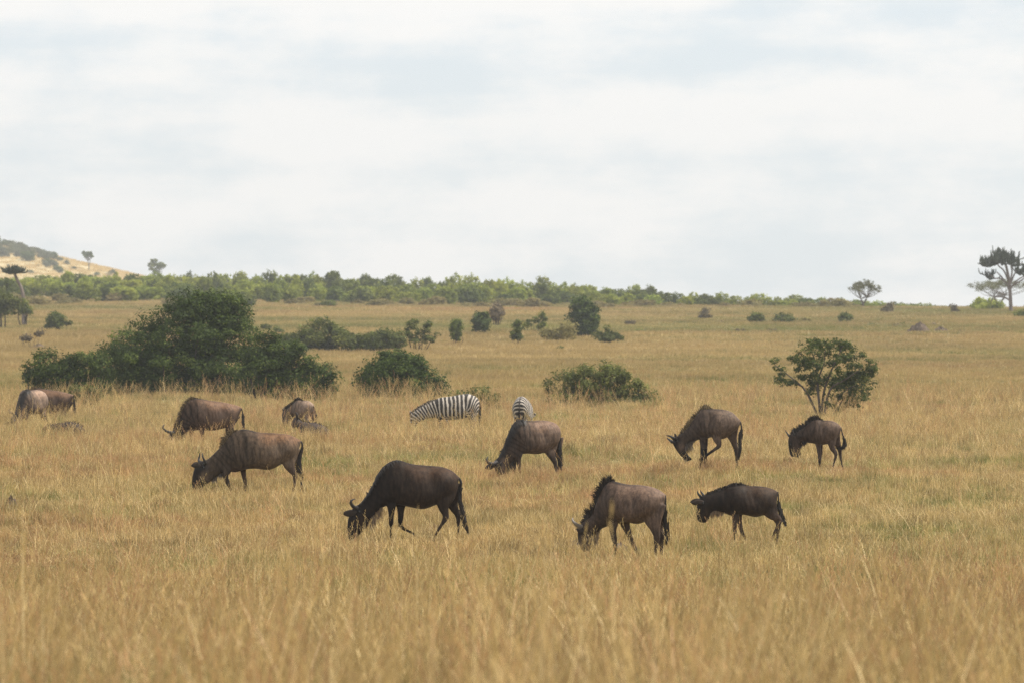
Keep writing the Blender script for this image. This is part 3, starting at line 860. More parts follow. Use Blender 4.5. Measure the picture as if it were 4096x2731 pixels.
    if style == 'spiky':
        clump = np.floor(t*3.5)
        lean = np.sin(clump*12.9898)*.35
        dirs = unit(outw + along*(lean + rng.normal(0, .32, cnt))[:, None]*1.0 - along*.25 + np.stack([np.zeros(cnt), rng.normal(0, .15, cnt), np.zeros(cnt)], -1))
        bend = along*.5*rng.uniform(.2, 1, cnt)[:, None] + np.stack([np.zeros(cnt), rng.normal(0, .3, cnt), np.full(cnt, -.35)], -1)
    elif style == 'curl':
        dirs = unit(outw*1.0 - along*.2 + rng.normal(0, .10, (cnt, 3)))
        bend = along*.75 + np.stack([rng.normal(0, .2, cnt), rng.normal(.1, .25, cnt), np.full(cnt, -.55)], -1)
    else:
        dirs = unit(outw*.8 + np.stack([np.zeros(cnt), .5+rng.normal(0, .2, cnt), np.zeros(cnt)], -1) - along*.1)
        bend = np.stack([rng.normal(-.2, .2, cnt), rng.normal(.5, .25, cnt), np.full(cnt, -2.2)], -1)
    mm = hair_mesh('mane', rts, dirs, L, rng.uniform(.006, .013, cnt), bend, along)
    mm_mat = M[hm_]
    if zeb:
        fattr(mm, 'phase', np.repeat(t*2.4, 8)); fattr(mm, 'dark', np.zeros(cnt*8)); mm_mat = M['stripes']
    obj('mane', mm, mm_mat, root)
    if sp['beard']:
        a, b, ln, hm_, cnt = sp['beard']
        t = rng.uniform(a, b, cnt)
        dp = lerp_rows(D, t); vp = lerp_rows(Vn, t)
        rts = vp + unit(dp-vp)*.03 + np.stack([np.zeros(cnt), rng.normal(0, .025, cnt), np.zeros(cnt)], -1)
        env = np.clip(np.minimum((t-a)/1.5, (b-t)/1.0), .25, 1)
        dirs = unit(np.stack([rng.normal(.1, .22, cnt), rng.normal(0, .2, cnt), np.full(cnt, -1.0)], -1))
        bm2 = hair_mesh('beard', rts, dirs, ln*rng.uniform(.5, 1.1, cnt)*env, rng.uniform(.004, .009, cnt),
                        np.stack([rng.normal(-.25, .25, cnt), rng.normal(0, .2, cnt), np.full(cnt, -.3)], -1), np.repeat(np.array([[1.0, 0, 0]]), cnt, 0))
        obj('beard', bm2, M[hm_], root)
    return root


def place(key, name, label, cat='wildebeest', group='wildebeest grazing in the long grass', **kw):
    T = TR[key]
    h = T.th
    rz = math.atan2(-math.sin(h), -math.cos(h))
    z = float(ground(T.wx, T.d))
    return build_animal(key, name, label, cat, group, (T.wx, T.d, min(z, T.wz+.02) if abs(z-T.wz) > .03 else z), rz, **kw)


def place_extra(i, heading, name, label, cat, group, scale=1.0, tone=1.0):
    _, key, p, d, _ = EXTRA[i]
    x = px2x(p, d)
    return build_animal(key, name, label, cat, group, (x, d, float(ground(x, d))), heading, scale, tone)


place('dark', 'wildebeest', 'very dark brown wildebeest grazing with one foreleg bent back, pale beard and black tail')
place('blond', 'wildebeest', 'wildebeest with short blond crest on its neck and two upright horns, nose in grass')
place('tall', 'wildebeest', 'wildebeest with rusty rump grazing just before the biggest dark bush')
place('streaked', 'wildebeest', 'wildebeest grazing straight below the striped rump of a zebra, long black mane draped over it')
place('shaggy', 'wildebeest', 'taupe wildebeest with ragged spiky mane and one pale horn, head down behind tall blurred grass')
place('calf', 'wildebeest_calf', 'dark young wildebeest walking with raised head, short straight horns and pale throat fringe', 'wildebeest calf')
place('scratching', 'wildebeest', 'wildebeest standing on three legs with a hind leg lifted to scratch its head')
place('calf_turning', 'wildebeest_calf', 'young wildebeest with black face and swinging tail below the small open tree', 'wildebeest calf')
place_extra(0, R(-122), 'wildebeest', 'pale wildebeest facing the camera with its head lowered into the grass', 'wildebeest', 'wildebeest grazing in the long grass', 1.05, np.array([1.75, 1.85, 1.9]))
place_extra(1, R(172), 'wildebeest', 'brown wildebeest back showing behind the pale one that faces the camera', 'wildebeest', 'wildebeest grazing in the long grass', 1.0, 0.9)
place_extra(2, R(150), 'wildebeest_calf', 'distant pale young wildebeest half hidden in grass behind the resting one', 'wildebeest calf', 'wildebeest grazing in the long grass', 1.0, np.array([2.3, 2.45, 2.5]))
place('zebra', 'zebra', 'zebra seen side on grazing in front of the round dark bush', 'zebra', 'zebras in the long grass')
place_extra(3, R(81), 'zebra', 'zebra seen from behind with striped rump towards the camera', 'zebra', 'zebras in the long grass')


def lying_calf(crop, d, yg, rings, ear, label, base):
    x0, y0, k = crop
    s = F/d*k
    xr = sum(r[0] for r in rings)/len(rings)
    wx = px2x(x0 + xr/k, d); wz = float(ground(wx, d))
    P = lambda x, y, l=0.0: np.array([-(x-xr)/s, l, (yg-y)/s])
    rr = crom(np.array([np.concatenate([P(a, b), P(c, e), [w]]) for a, b, c, e, w in rings]), 4)
    n = 18; an = np.arange(n)/n*2*np.pi
    vs = np.concatenate([(r[:3]+r[3:6])/2 + np.cos(an)[:, None]*(r[:3]-r[3:6])/2 + (np.sin(an)*r[6]*(1-.25*np.cos(an)))[:, None]*np.array([0, 1.0, 0]) for r in rr])
    q = len(rr)
    Fs = [(i*n+j, (i+1)*n+j, (i+1)*n+(j+1) % n, i*n+(j+1) % n) for i in range(q-1) for j in range(n)]
    Fs += [tuple(range(n)), tuple((q-1)*n+j for j in range(n))[::-1]]
    mb = MB(); mb.add(vs, Fs)
    L = rr[:, 0].max() - rr[:, 0].min()
    for sx, sy in ((.25, 1), (.25, -1), (-.28, 1), (-.28, -1)):       # folded legs on the ground
        px = sx*L
        tv, tf = tube(crom([[px, sy*.16, .20], [px+.16, sy*.21, .13], [px-.02, sy*.24, .06], [px+.20, sy*.26, .045]], 4), np.linspace(.085, .03, 13), 8)
        mb.add(tv, tf)
    me = mb.mesh('body')
    co = np.array([v.co for v in me.vertices])
    c = np.repeat(np.array(base)[None], len(co), 0)*(1 - .35*sstep(.2, .9, np.sin(co[:, 0]*26+2*np.sin(co[:, 2]*9))))[:, None]
    cattr(me, 'coat', c)
    root = empty('wildebeest_calf', (wx, d, wz), math.pi)
    tag(root, label, 'wildebeest calf', 'wildebeest resting in the long grass')
    obj('body', me, M['coat'], root)
    if ear:
        for l0, l1 in ((.05, .09), (-.05, -.10)):
            ep = crom(np.array([P(*ear[0], l0), P(*ear[1], (l0+l1)/2), P(*ear[2], l1)]), 4)
            w = np.array([.02, .03, .038, .042, .042, .036, .028, .016, .004])
            ev, ef = tube(ep, w, 8)
            obj('ear', mesh_from('ear', ev, ef, True), M['ear'], root)
    cnt = 200
    top = rr[:, :3]
    t = rng.uniform(2, q-6, cnt)
    rts = lerp_rows(top, t) - np.array([0, 0, .02]) + rng.normal(0, .012, (cnt, 3))
    obj('mane', hair_mesh('mane', rts, unit(np.stack([rng.normal(-.3, .3, cnt), rng.normal(0, .3, cnt), np.ones(cnt)], -1)), rng.uniform(.04, .08, cnt), rng.uniform(.005, .01, cnt),
        np.repeat(np.array([[-.5, 0, -.6]]), cnt, 0), np.repeat(np.array([[1.0, 0, 0]]), cnt, 0)), M['hair_dark'], root)
    return root


lying_calf((700, 1600, 3.36), 135, 570, [(2070, 410, 2070, 500, .05), (2010, 360, 2010, 570, .16), (1900, 322, 1900, 575, .20), (1800, 312, 1800, 575, .20), (1735, 305, 1745, 570, .17),
    (1690, 285, 1700, 500, .12), (1655, 262, 1665, 430, .09), (1615, 248, 1640, 380, .082), (1582, 285, 1612, 385, .07), (1562, 340, 1590, 402, .05)],
    [(1650, 275), (1645, 220), (1624, 172)], 'young wildebeest lying in the grass with one ear pricked up', (.07, .052, .043))
lying_calf((0, 1450, 2.352), 138, 732, [(800, 615, 800, 700, .06), (755, 575, 755, 728, .15), (700, 550, 700, 730, .19), (640, 546, 640, 730, .19), (580, 556, 580, 728, .17), (520, 568, 525, 720, .13),
    (470, 570, 478, 680, .09), (425, 580, 440, 665, .08), (395, 610, 410, 670, .05)],
    None, 'dark young wildebeest resting low in the grass beside the pale one facing the camera', (.06, .045, .037))


# ------------------------------------------------------------------ foliage
def leaf_cloud(lobes, n, leaf, seed, clump=0.22, fill=0.2, ncl=None, squash=1.0, flat_bottom=None, low=-.35):
    """n leaves spread in clumps over ellipsoid lobes (cx,cy,cz,rx,ry,rz) -> mesh; every leaf is a folded kite"""
    g = np.random.default_rng(seed)
    lob = np.array(lobes, float)
    wgt = (lob[:, 3]*lob[:, 5] + lob[:, 3]*lob[:, 4]); wgt /= wgt.sum()
    ncl = ncl or max(12, int(n/42))
    li = g.choice(len(lob), ncl, p=wgt)
    dv = unit(g.normal(size=(ncl, 3))); dv[:, 2] = np.where(dv[:, 2] < low, -dv[:, 2]*.6, dv[:, 2]); dv = unit(dv)
    cen = lob[li, :3] + dv*lob[li, 3:6]*g.uniform(.72, 1.02, (ncl, 1))
    csz = clump*g.uniform(.55, 1.3, ncl)
    nf = int(n*fill); nc = n - nf
    ci = g.integers(0, ncl, nc)
    off = unit(g.normal(size=(nc, 3)))*(g.random(nc)**.5)[:, None]
    p1 = cen[ci] + off*csz[ci][:, None]*np.array([1, 1, .75*squash])
    o1 = unit(off*.8 + dv[ci]*.7)
    lj = g.choice(len(lob), nf, p=wgt)
    d2 = unit(g.normal(size=(nf, 3)))
    p2 = lob[lj, :3] + d2*lob[lj, 3:6]*(g.random((nf, 1))**.4)*.88
    P = np.concatenate([p1, p2]); O = np.concatenate([o1, d2])
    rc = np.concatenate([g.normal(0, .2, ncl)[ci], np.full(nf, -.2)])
    if flat_bottom is not None:
        k = P[:, 2] > flat_bottom; P, O, rc = P[k], O[k], rc[k]
    n = len(P)
    nrm = unit(O*1.0 + g.normal(0, .5, (n, 3)) + np.array([0, 0, .25]))
    a = unit(np.cross(nrm, g.normal(size=(n, 3)))); b = np.cross(nrm, a)
    s = leaf*g.uniform(.6, 1.25, n)[:, None]
    V = np.stack([P - a*s, P - b*s*.5 + nrm*s*.12, P + a*s, P + b*s*.5 + nrm*s*.12], 1).reshape(-1, 3)
    Fq = np.arange(n*4).reshape(n, 4)
    me = mesh_from('crown', V, Fq)
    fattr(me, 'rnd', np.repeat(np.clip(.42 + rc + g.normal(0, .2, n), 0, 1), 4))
    return me, cen


def branches(base, tips, r0, seed, n=6, wander=.12):
    g = np.random.default_rng(seed); mb = MB()
    base = np.asarray(base, float)
    for t in tips:
        t = np.asarray(t, float)
        L = np.linalg.norm(t-base)
        mid = [base + (t-base)*f + g.normal(0, wander*L*.5, 3)*np.array([1, 1, .4]) + np.array([0, 0, .10*L*math.sin(f*3.14)]) for f in (.33, .66)]
        pts = crom([base + g.normal(0, r0*.6, 3)*np.array([1, 1, 0]), mid[0], mid[1], t], 3)
        mb.add(*tube(pts, np.linspace(r0, r0*.18, len(pts)), n))
    return mb.mesh('trunk')


def U2P(u): return u*K


def bush(u, base_v, d, lobes, n, leaf, mat, label, cat='bush', name='bush', group=None, seed=0, clump=.3, fill=.22, stems=9, bark='bark_dark', r0=.07, ry=.85, spread=.5):
    """lobes in the photograph's 2352 px frame: (u, v, ru, rv); depth radius follows the width"""
    s = F/K/d
    x = px2x(U2P(u), d); zg = float(ground(x, d))
    vg = CY/K - (zg-CAMZ)*s
    lb = []
    for (lu, lv, ru, rv) in lobes:
        yo = 0.0
        lb.append(((lu-u)/s, yo, max((vg-lv)/s, .05), ru/s, ru/s*ry, rv/s))
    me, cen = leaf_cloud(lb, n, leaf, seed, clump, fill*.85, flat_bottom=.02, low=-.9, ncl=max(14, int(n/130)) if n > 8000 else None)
    root = empty(name, (x, d, zg))
    tag(root, label, cat, group)
    obj('crown', me, M[mat], root)
    g = np.random.default_rng(seed+99)
    k = g.choice(len(cen), min(stems, len(cen)), replace=False)
    w = max(abs(l[0])+l[3] for l in lb)
    mb = MB()
    for c in cen[k]:
        bx = c[0]*spread
        b = np.array([bx, c[1]*.3, -.08])
        mid = b + (c-b)*.5 + g.normal(0, .12, 3)*np.array([1, 1, .3])
        pts = crom([b, mid, c], 4)
        mb.add(*tube(pts, np.linspace(r0, r0*.2, len(pts)), 6))
    obj('trunk', mb.mesh('trunk'), M[bark], root)
    return root


# the near thicket and single bushes on the plain
bush(420, 912, 205, [(325, 822, 102, 66), (430, 772, 108, 90), (485, 750, 86, 80), (530, 766, 68, 80), (270, 850, 75, 60), (390, 850, 120, 65), (520, 855, 110, 65), (600, 850, 60, 65), (342, 755, 42, 38), (500, 701, 54, 34), (440, 704, 52, 34), (542, 718, 36, 36), (300, 890, 80, 36), (400, 895, 90, 34), (500, 895, 90, 34), (580, 892, 60, 34)],
     84000, .062, 'leaf_dark', 'biggest dark green bush, domed like a small hill', seed=1, clump=.42, stems=30, r0=.09, spread=.8, fill=.3)
bush(140, 905, 197, [(110, 855, 52, 48), (170, 855, 50, 48), (215, 860, 45, 50), (120, 888, 45, 26), (190, 890, 50, 26)], 19000, .06, 'leaf_dark', 'low dark bush touching the foot of the biggest bush, next to the pale wildebeest', seed=2, clump=.36, stems=10, spread=.8)
bush(680, 915, 198, [(605, 815, 48, 52), (645, 830, 48, 48), (610, 850, 55, 62), (670, 850, 60, 60), (725, 872, 50, 45), (755, 890, 28, 30), (630, 893, 55, 30), (700, 898, 50, 26)], 22000, .06, 'leaf_dark', 'dark bush sloping down from the big bush towards the round one', seed=3, clump=.36, stems=12, spread=.8)
bush(190, 915, 190, [(175, 905, 25, 18), (205, 908, 28, 18)], 2600, .06, 'leaf_mid', 'small bright green shrub in front of the big dark bush', 'shrub', 'shrub', seed=4, clump=.2, stems=5, r0=.02)
bush(915, 930, 200, [(915, 870, 85, 60), (905, 845, 55, 40), (960, 885, 60, 42), (860, 885, 48, 45), (1000, 902, 28, 22), (920, 830, 28, 22), (880, 905, 60, 32), (950, 908, 60, 30)], 36000, .056, 'leaf_dark', 'round dark green bush behind the side-on zebra', seed=5, clump=.34, stems=14, spread=.7)
bush(1085, 940, 185, [(1060, 918, 30, 20), (1105, 912, 40, 20), (1130, 925, 22, 14)], 1300, .06, 'leaf_mid', 'thin pale green shrub between the round bush and the zebra rump', 'shrub', 'shrub', seed=6, clump=.22, stems=8, r0=.015, spread=.9)
bush(1370, 942, 192, [(1300, 895, 46, 42), (1350, 880, 52, 42), (1400, 880, 45, 45), (1425, 862, 22, 22), (1455, 905, 40, 32), (1485, 925, 22, 18), (1320, 918, 60, 28), (1400, 918, 60, 28)], 24000, .056, 'leaf_light', 'loose green bush with one taller tuft to the right of the zebra rump', seed=7, clump=.3, stems=14, spread=.8)


# small open tree
def open_tree():
    d = 176.0; u0 = 1888
    s = F/K/d; x = px2x(U2P(u0), d); zg = float(ground(x, d)); vg = CY/K - (zg-CAMZ)*s
    Pq = lambda u, v, y=0.0: np.array([(u-u0)/s, y, (vg-v)/s])
    root = empty('small_tree', (x, d, zg))
    tag(root, 'small open tree with forked stems and a bare branch reaching sideways', 'tree')
    g = np.random.default_rng(77)
    mb = MB()
    limbs = [[(1885, 962), (1880, 905), (1878, 860), (1868, 815), (1850, 795)], [(1886, 962), (1892, 900), (1905, 860), (1925, 815), (1935, 795)],
             [(1880, 962), (1862, 915), (1845, 888), (1815, 862), (1785, 838)], [(1892, 962), (1905, 895), (1940, 870), (1975, 845)],
             [(1915, 962), (1922, 925), (1945, 895), (1985, 880)], [(1886, 958), (1878, 880), (1892, 835), (1895, 800)], [(1845, 888), (1815, 875), (1795, 878)],
             [(1918, 962), (1935, 920), (1965, 905)], [(1925, 815), (1955, 820), (1965, 805)]]
    for i, L in enumerate(limbs):
        yy = np.linspace(0, g.normal(0, .55), len(L))
        pts = crom([Pq(u, v, y) for (u, v), y in zip(L, yy)], 4)
        r = .05 if i < 6 else .028
        mb.add(*tube(pts, np.linspace(r, r*.25, len(pts)), 7))
    obj('trunk', mb.mesh('trunk'), M['bark_mid'], root)
    puffs = [(1855, 795, 22, 14), (1870, 790, 20, 14), (1895, 800, 26, 18), (1920, 797, 28, 16), (1945, 802, 22, 18), (1960, 820, 22, 14), (1848, 815, 20, 14), (1838, 828, 20, 14),
             (1860, 838, 28, 16), (1880, 828, 18, 20), (1905, 815, 20, 12), (1935, 825, 26, 18), (1880, 860, 18, 26), (1905, 870, 20, 16), (1925, 860, 14, 20), (1778, 832, 12, 8), (1785, 848, 14, 7), (1793, 872, 18, 7),
             (1815, 880, 18, 7), (1855, 868, 18, 14), (1870, 898, 16, 16), (1940, 885, 30, 18), (1970, 868, 26, 20), (1990, 860, 18, 18), (1998, 880, 16, 14), (1975, 900, 28, 16), (1945, 915, 24, 14), (1960, 845, 18, 14), (1915, 905, 14, 18),
             (1800, 862, 12, 7), (1915, 935, 8, 12), (1820, 830, 8, 10), (1880, 880, 16, 14), (1895, 905, 14, 16), (1900, 925, 10, 10), (1930, 940, 12, 8), (1955, 930, 20, 9), (1985, 915, 16, 10), (2005, 850, 10, 12), (1995, 835, 10, 10), (1950, 870, 26, 18), (1925, 885, 18, 18), (1860, 880, 14, 14), (1845, 845, 16, 12), (1828, 850, 10, 10), (1915, 840, 18, 14)]
    lb = [(*Pq(u, v, g.normal(0, .45)), ru/s, ru/s*1.0, rv/s) for u, v, ru, rv in puffs]
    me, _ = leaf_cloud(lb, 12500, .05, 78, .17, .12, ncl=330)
    obj('crown', me, M['leaf_tree'], root)


open_tree()

# shrubs and trees of the slope behind
bush(735, 812, 330, [(660, 790, 40, 22), (735, 772, 55, 38), (700, 785, 50, 30), (790, 785, 45, 28)], 9000, .11, 'leaf_mid', 'wide dark thicket bush halfway up the slope, its taller end', seed=11, clump=.5, stems=10)
bush(865, 806, 330, [(845, 788, 40, 22), (890, 783, 36, 25)], 4600, .11, 'leaf_mid', 'lower bush adjoining the right end of the wide thicket on the slope', seed=12, clump=.45, stems=7)
bush(957, 792, 335, [(945, 762, 20, 24), (955, 775, 25, 18), (985, 772, 18, 18), (950, 738, 9, 10), (983, 748, 7, 8)], 1500, .10, 'leaf_ridge_dark', 'spindly shrub with twigs poking up beside the thicket on the slope', 'shrub', 'shrub', seed=13, clump=.28, stems=14, r0=.03, fill=.1)
bush(1046, 785, 350, [(1046, 762, 14, 22), (1050, 745, 12, 10)], 1300, .10, 'leaf_ridge_dark', 'narrow dark shrub standing alone in mid slope', 'shrub', 'shrub', seed=14, clump=.3, stems=5, r0=.04)
bush(1104, 764, 385, [(1104, 742, 20, 22), (1108, 726, 12, 10)], 1900, .11, 'leaf_dark', 'compact dark green shrub just below the crest', 'shrub', 'shrub', seed=15, clump=.34, stems=5, r0=.05)
bush(1138, 742, 430, [(1138, 718, 16, 20)], 1100, .12, 'leaf_dry', 'brownish shrub behind the compact dark green one', 'shrub', 'shrub', seed=16, clump=.34, stems=7, r0=.05)
bush(1187, 784, 350, [(1187, 768, 12, 14), (1190, 748, 10, 12)], 900, .10, 'leaf_ridge_dark', 'small two tiered shrub on the slope', 'shrub', 'shrub', seed=17, clump=.25, stems=4, r0=.03)
bush(1230, 758, 390, [(1215, 745, 12, 8), (1232, 736, 10, 9), (1247, 728, 9, 12), (1245, 748, 12, 7)], 800, .11, 'leaf_ridge_dark', 'straggly shrub of separate leafy tufts on the slope', 'shrub', 'shrub', seed=18, clump=.25, stems=8, r0=.03)
bush(1340, 774, 376, [(1340, 735, 32, 30), (1338, 708, 24, 24), (1345, 755, 28, 16), (1360, 725, 16, 22)], 7000, .12, 'leaf_dark', 'upright dark tree-like bush standing out on the upper slope', 'tree', 'bushy_tree', seed=19, clump=.42, stems=6, r0=.09, spread=.25)
bush(1275, 784, 360, [(1265, 768, 25, 14), (1300, 758, 26, 18)], 2000, .10, 'leaf_olive', 'olive shrub at the foot of the upright dark tree', 'shrub', 'shrub', seed=20, clump=.35, stems=6, r0=.03)
bush(1400, 790, 352, [(1385, 772, 20, 12), (1412, 775, 20, 11), (1395, 762, 8, 9)], 1400, .10, 'leaf_mid', 'low green shrub right of the upright dark tree', 'shrub', 'shrub', seed=21, clump=.32, stems=6, r0=.03)
bush(754, 712, 560, [(754, 702, 15, 9)], 900, .16, 'leaf_ridge_dark', 'small dark shrub at the bright grass edge below the ridge thicket', 'shrub', 'shrub', seed=22, clump=.4, stems=3)
bush(577, 703, 560, [(572, 696, 14, 6), (586, 688, 5, 8)], 700, .15, 'leaf_ridge_dark', 'dark shrub with one upright twig peeping out above the biggest bush', 'shrub', 'shrub', seed=23, clump=.35, stems=3)
bush(128, 757, 400, [(128, 738, 19, 18), (112, 752, 9, 6)], 1900, .11, 'leaf_mid', 'hazy green shrub on the slope left of the biggest bush', 'shrub', 'shrub', seed=24, clump=.4, stems=5)
bush(75, 784, 340, [(60, 778, 12, 6), (88, 768, 11, 9)], 500, .09, 'leaf_dry', 'low dry scrub on a bare patch of the slope', 'shrub', 'shrub', seed=25, clump=.28, stems=7, r0=.02)
bush(1620, 735, 470, [(1620, 722, 13, 12)], 500, .12, 'leaf_dry', 'faint brown dry shrub on the slope below the ridge', 'shrub', 'shrub', seed=26, clump=.35, stems=6, r0=.03)
bush(1737, 748, 440, [(1737, 734, 17, 14)], 1300, .12, 'leaf_ridge_dark', 'round dark shrub, first of the row on the slope above the small open tree', 'shrub', 'shrub', seed=27, clump=.36, stems=4)
bush(1805, 748, 440, [(1800, 736, 26, 12)], 1500, .12, 'leaf_mid', 'wide low green shrub in the row above the small open tree', 'shrub', 'shrub', seed=28, clump=.36, stems=4)
bush(1855, 750, 440, [(1855, 740, 16, 9)], 450, .11, 'leaf_olive', 'thin olive shrub next to the wide low green one', 'shrub', 'shrub', seed=29, clump=.36, stems=4)
bush(1942, 747, 445, [(1942, 734, 16, 13)], 1200, .12, 'leaf_mid', 'rounded shrub below the flat topped acacia', 'shrub', 'shrub', seed=30, clump=.36, stems=4)
bush(2038, 727, 520, [(2036, 714, 15, 11), (2046, 706, 8, 9)], 900, .14, 'leaf_dry', 'dark brown shrub at the end of the ridge hedge', 'shrub', 'shrub', seed=31, clump=.38, stems=5)
bush(2193, 734, 520, [(2193, 716, 10, 15)], 600, .13, 'leaf_dry', 'narrow brown shrub left of the candelabra tree', 'shrub', 'shrub', seed=32, clump=.36, stems=4)
bush(2263, 722, 560, [(2262, 704, 34, 16), (2285, 706, 22, 15), (2250, 695, 14, 10)], 2800, .15, 'leaf_ridge', 'broad light green bush at the foot of the candelabra tree', 'bush', 'bush', seed=33, clump=.45, stems=5)
bush(2350, 742, 480, [(2345, 727, 22, 15), (2372, 722, 24, 20)], 2200, .13, 'leaf_ridge_dark', 'dark bush cut by the picture edge beyond the candelabra trunk', 'bush', 'bush', seed=34, clump=.4, stems=4)
bush(15, 735, 415, [(15, 702, 30, 25), (-18, 690, 30, 35)], 3800, .12, 'leaf_ridge_dark', 'tall dull bush under the leaning candelabra tree', 'bush', 'bush', seed=35, clump=.45, stems=6)
bush(55, 722, 425, [(55, 704, 12, 18), (64, 715, 10, 9), (46, 716, 9, 10)], 1100, .11, 'leaf_ridge_dark', 'dark shrub wrapped round the base of the leaning candelabra trunk', 'shrub', 'shrub', seed=36, clump=.35, stems=5)
bush(12, 690, 500, [(6, 660, 26, 20), (-30, 655, 36, 26)], 2600, .13, 'leaf_mid', 'green crown of a bush behind the leaning candelabra tree', 'bush', 'bush', seed=37, clump=.5, stems=5)
LOWS = [(1772, 768, 400), (1290, 803, 335), (1690, 742, 455), (1700, 770, 395), (850, 705, 570), (150, 742, 400), (1445, 742, 430), (1470, 765, 395), (2080, 755, 430), (2150, 758, 425), (2000, 757, 430), (2170, 740, 470), (1650, 745, 440), (640, 760, 390), (610, 752, 400), (2062, 760, 420), (290, 800, 320)]
LOWL = ['tiny dark scrub patch straight above the small open tree', 'tiny scrub patch in the grass below the upright dark tree', 'tiny scrub patch left of the shrub row above the open tree', 'tiny dry scrub left above the open tree, lower than the shrub row',
        'tiny scrub at the bright grass edge above the slope thicket', 'tiny scrub beside the hazy green shrub on the slope', 'tiny dry scrub right of the upright dark tree, nearer the ridge', 'tiny scrub right of the upright dark tree, lower down',
        'tiny scrub left of the larger earth mound', 'tiny dry scrub above the earth mounds', 'tiny scrub between the acacia shrub and the earth mounds', 'tiny scrub under the narrow brown shrub', 'tiny dry scrub under the faint brown shrub',
        'tiny scrub just right of the biggest bush', 'tiny scrub level with the shoulder of the biggest bush', 'tiny dry scrub left of the mound pair, lower one', 'tiny scrub on the slope left of the biggest bush']
for i, (u, v, d) in enumerate(LOWS):
    bush(u, v+6, d, [(u-4, v, 9, 5), (u+8, v+1, 8, 4)], 320, .09, ['leaf_dry', 'leaf_ridge_dark', 'leaf_mid'][i % 3],
         LOWL[i], 'scrub', 'scrub', 'scrub patches on the slope', seed=50+i, clump=.25, stems=3, r0=.02)


# candelabra trees
def fingers(mb, g, start, tip, r, n_side, curl=.5, flen=(.5, .9), up=1.0):
    """one arm with upward curving finger stems along its outer part"""
    start = np.array(start); tip = np.array(tip)
    L = np.linalg.norm(tip-start)
    mid = start + (tip-start)*.55 + np.array([0, 0, -.16*L])
    arm = crom([start, mid, tip], 6)
    mb.add(*tube(arm, np.linspace(r, r*.55, len(arm)), 6))
    for k in range(n_side):
        f = g.uniform(.35, 1.0)
        b = arm[int(f*(len(arm)-1))]
        h = g.uniform(*flen)*up
        o = g.normal(0, .24, 3)*np.array([1, 1, .15])
        pts = crom([b, b + o + np.array([0, 0, h*.28]), b + o*1.25 + np.array([0, 0, h])], 3)
        mb.add(*tube(pts, np.array([.042, .052, .058, .060, .058, .05, .03])[:len(pts)]*1.0, 5))


def euphorbia():
    d = 530.0; u0 = 2323
    s = F/K/d; x = px2x(U2P(u0), d); zg = float(ground(x, d)); vg = CY/K-(zg-CAMZ)*s
    P = lambda u, v, y=0.0: np.array([(u-u0)/s, y, (vg-v)/s])
    g = np.random.default_rng(5)
    root = empty('candelabra_tree', (x, d, zg))
    tag(root, 'tall candelabra tree with umbrella crown of upright stems against the sky', 'tree')
    mb = MB()
    tr = crom([P(2323, 728), P(2321, 690), P(2319, 655), P(2314, 625), P(2306, 595), P(2300, 585)], 5)
    mb.add(*tube(tr, np.linspace(.21, .085, len(tr)), 10))
    lim = [[(2319, 672), (2312, 652), (2296, 640), (2285, 640), (2274, 632)], [(2319, 668), (2330, 650), (2342, 640), (2358, 632)], [(2320, 655), (2330, 630), (2340, 612)], [(2318, 660), (2300, 636), (2290, 625)],
           [(2316, 645), (2306, 622), (2295, 612), (2293, 604)], [(2319, 690), (2308, 684), (2296, 682), (2282, 684), (2276, 695)], [(2318, 655), (2324, 628), (2322, 612), (2320, 604)], [(2320, 660), (2345, 645), (2365, 630)]]
    for L in lim:
        pts = crom([P(u, v, y) for (u, v), y in zip(L, np.linspace(0, g.normal(0, .5), len(L)))], 4)
        mb.add(*tube(pts, np.linspace(.10, .05, len(pts)), 7))
    obj('trunk', mb.mesh('trunk'), M['bark_euphorbia'], root)
    cb = MB()
    st = P(2302, 592)
    for k in range(36):
        a = k*2.39996; rr_ = math.sqrt((k+.5)/36)
        wy = 2.3*rr_*math.sin(a)
        tip = P(2297 + 57*rr_*math.cos(a), 585 + 24*rr_**1.5 + 5*g.normal(), wy)
        fingers(cb, g, st, tip, .085, 8, flen=(.35, .95 + .15*(1-rr_)))
    for (u, v, ru, n) in ((2276, 634, 16, 5), (2343, 624, 12, 5), (2363, 632, 14, 4)):
        for k in range(n):
            fingers(cb, g, P(u, v+8), P(u+g.uniform(-ru, ru), v-2+g.uniform(-4, 4), g.normal(0, .5)), .09, 6, flen=(.35, .8))
    obj('crown', cb.mesh('crown'), M['succulent'], root)


euphorbia()


def leaning_euphorbia():
    d = 430.0; u0 = 54
    s = F/K/d; x = px2x(U2P(u0), d); zg = float(ground(x, d)); vg = CY/K-(zg-CAMZ)*s
    P = lambda u, v, y=0.0: np.array([(u-u0)/s, y, (vg-v)/s])
    g = np.random.default_rng(6)
    root = empty('candelabra_tree', (x, d, zg))
    tag(root, 'leaning candelabra tree with curved pale trunk and flat dark crown below the far hill', 'tree')
    tr = crom([P(54, vg+3), P(54, 705), P(53, 680), P(48, 660), P(40, 645), P(34, 630), P(32, 622)], 5)
    V, Fs = tube(tr, np.linspace(.17, .10, len(tr)), 9)
    mb = MB(); mb.add(V, Fs)
    obj('trunk', mb.mesh('trunk'), M['bark_euphorbia'], root)
    cb = MB(); st = P(33, 628)
    for k in range(24):
        a = k*2.39996; rr_ = math.sqrt((k+.5)/24)
        tip = P(31 + 27*rr_*math.cos(a), 617 + 4*rr_ + g.normal(0, 1.5), 1.1*rr_*math.sin(a))
        fingers(cb, g, st, tip, .055, 9, flen=(.14, .38))
    obj('crown', cb.mesh('crown'), M['succulent'], root)


leaning_euphorbia()


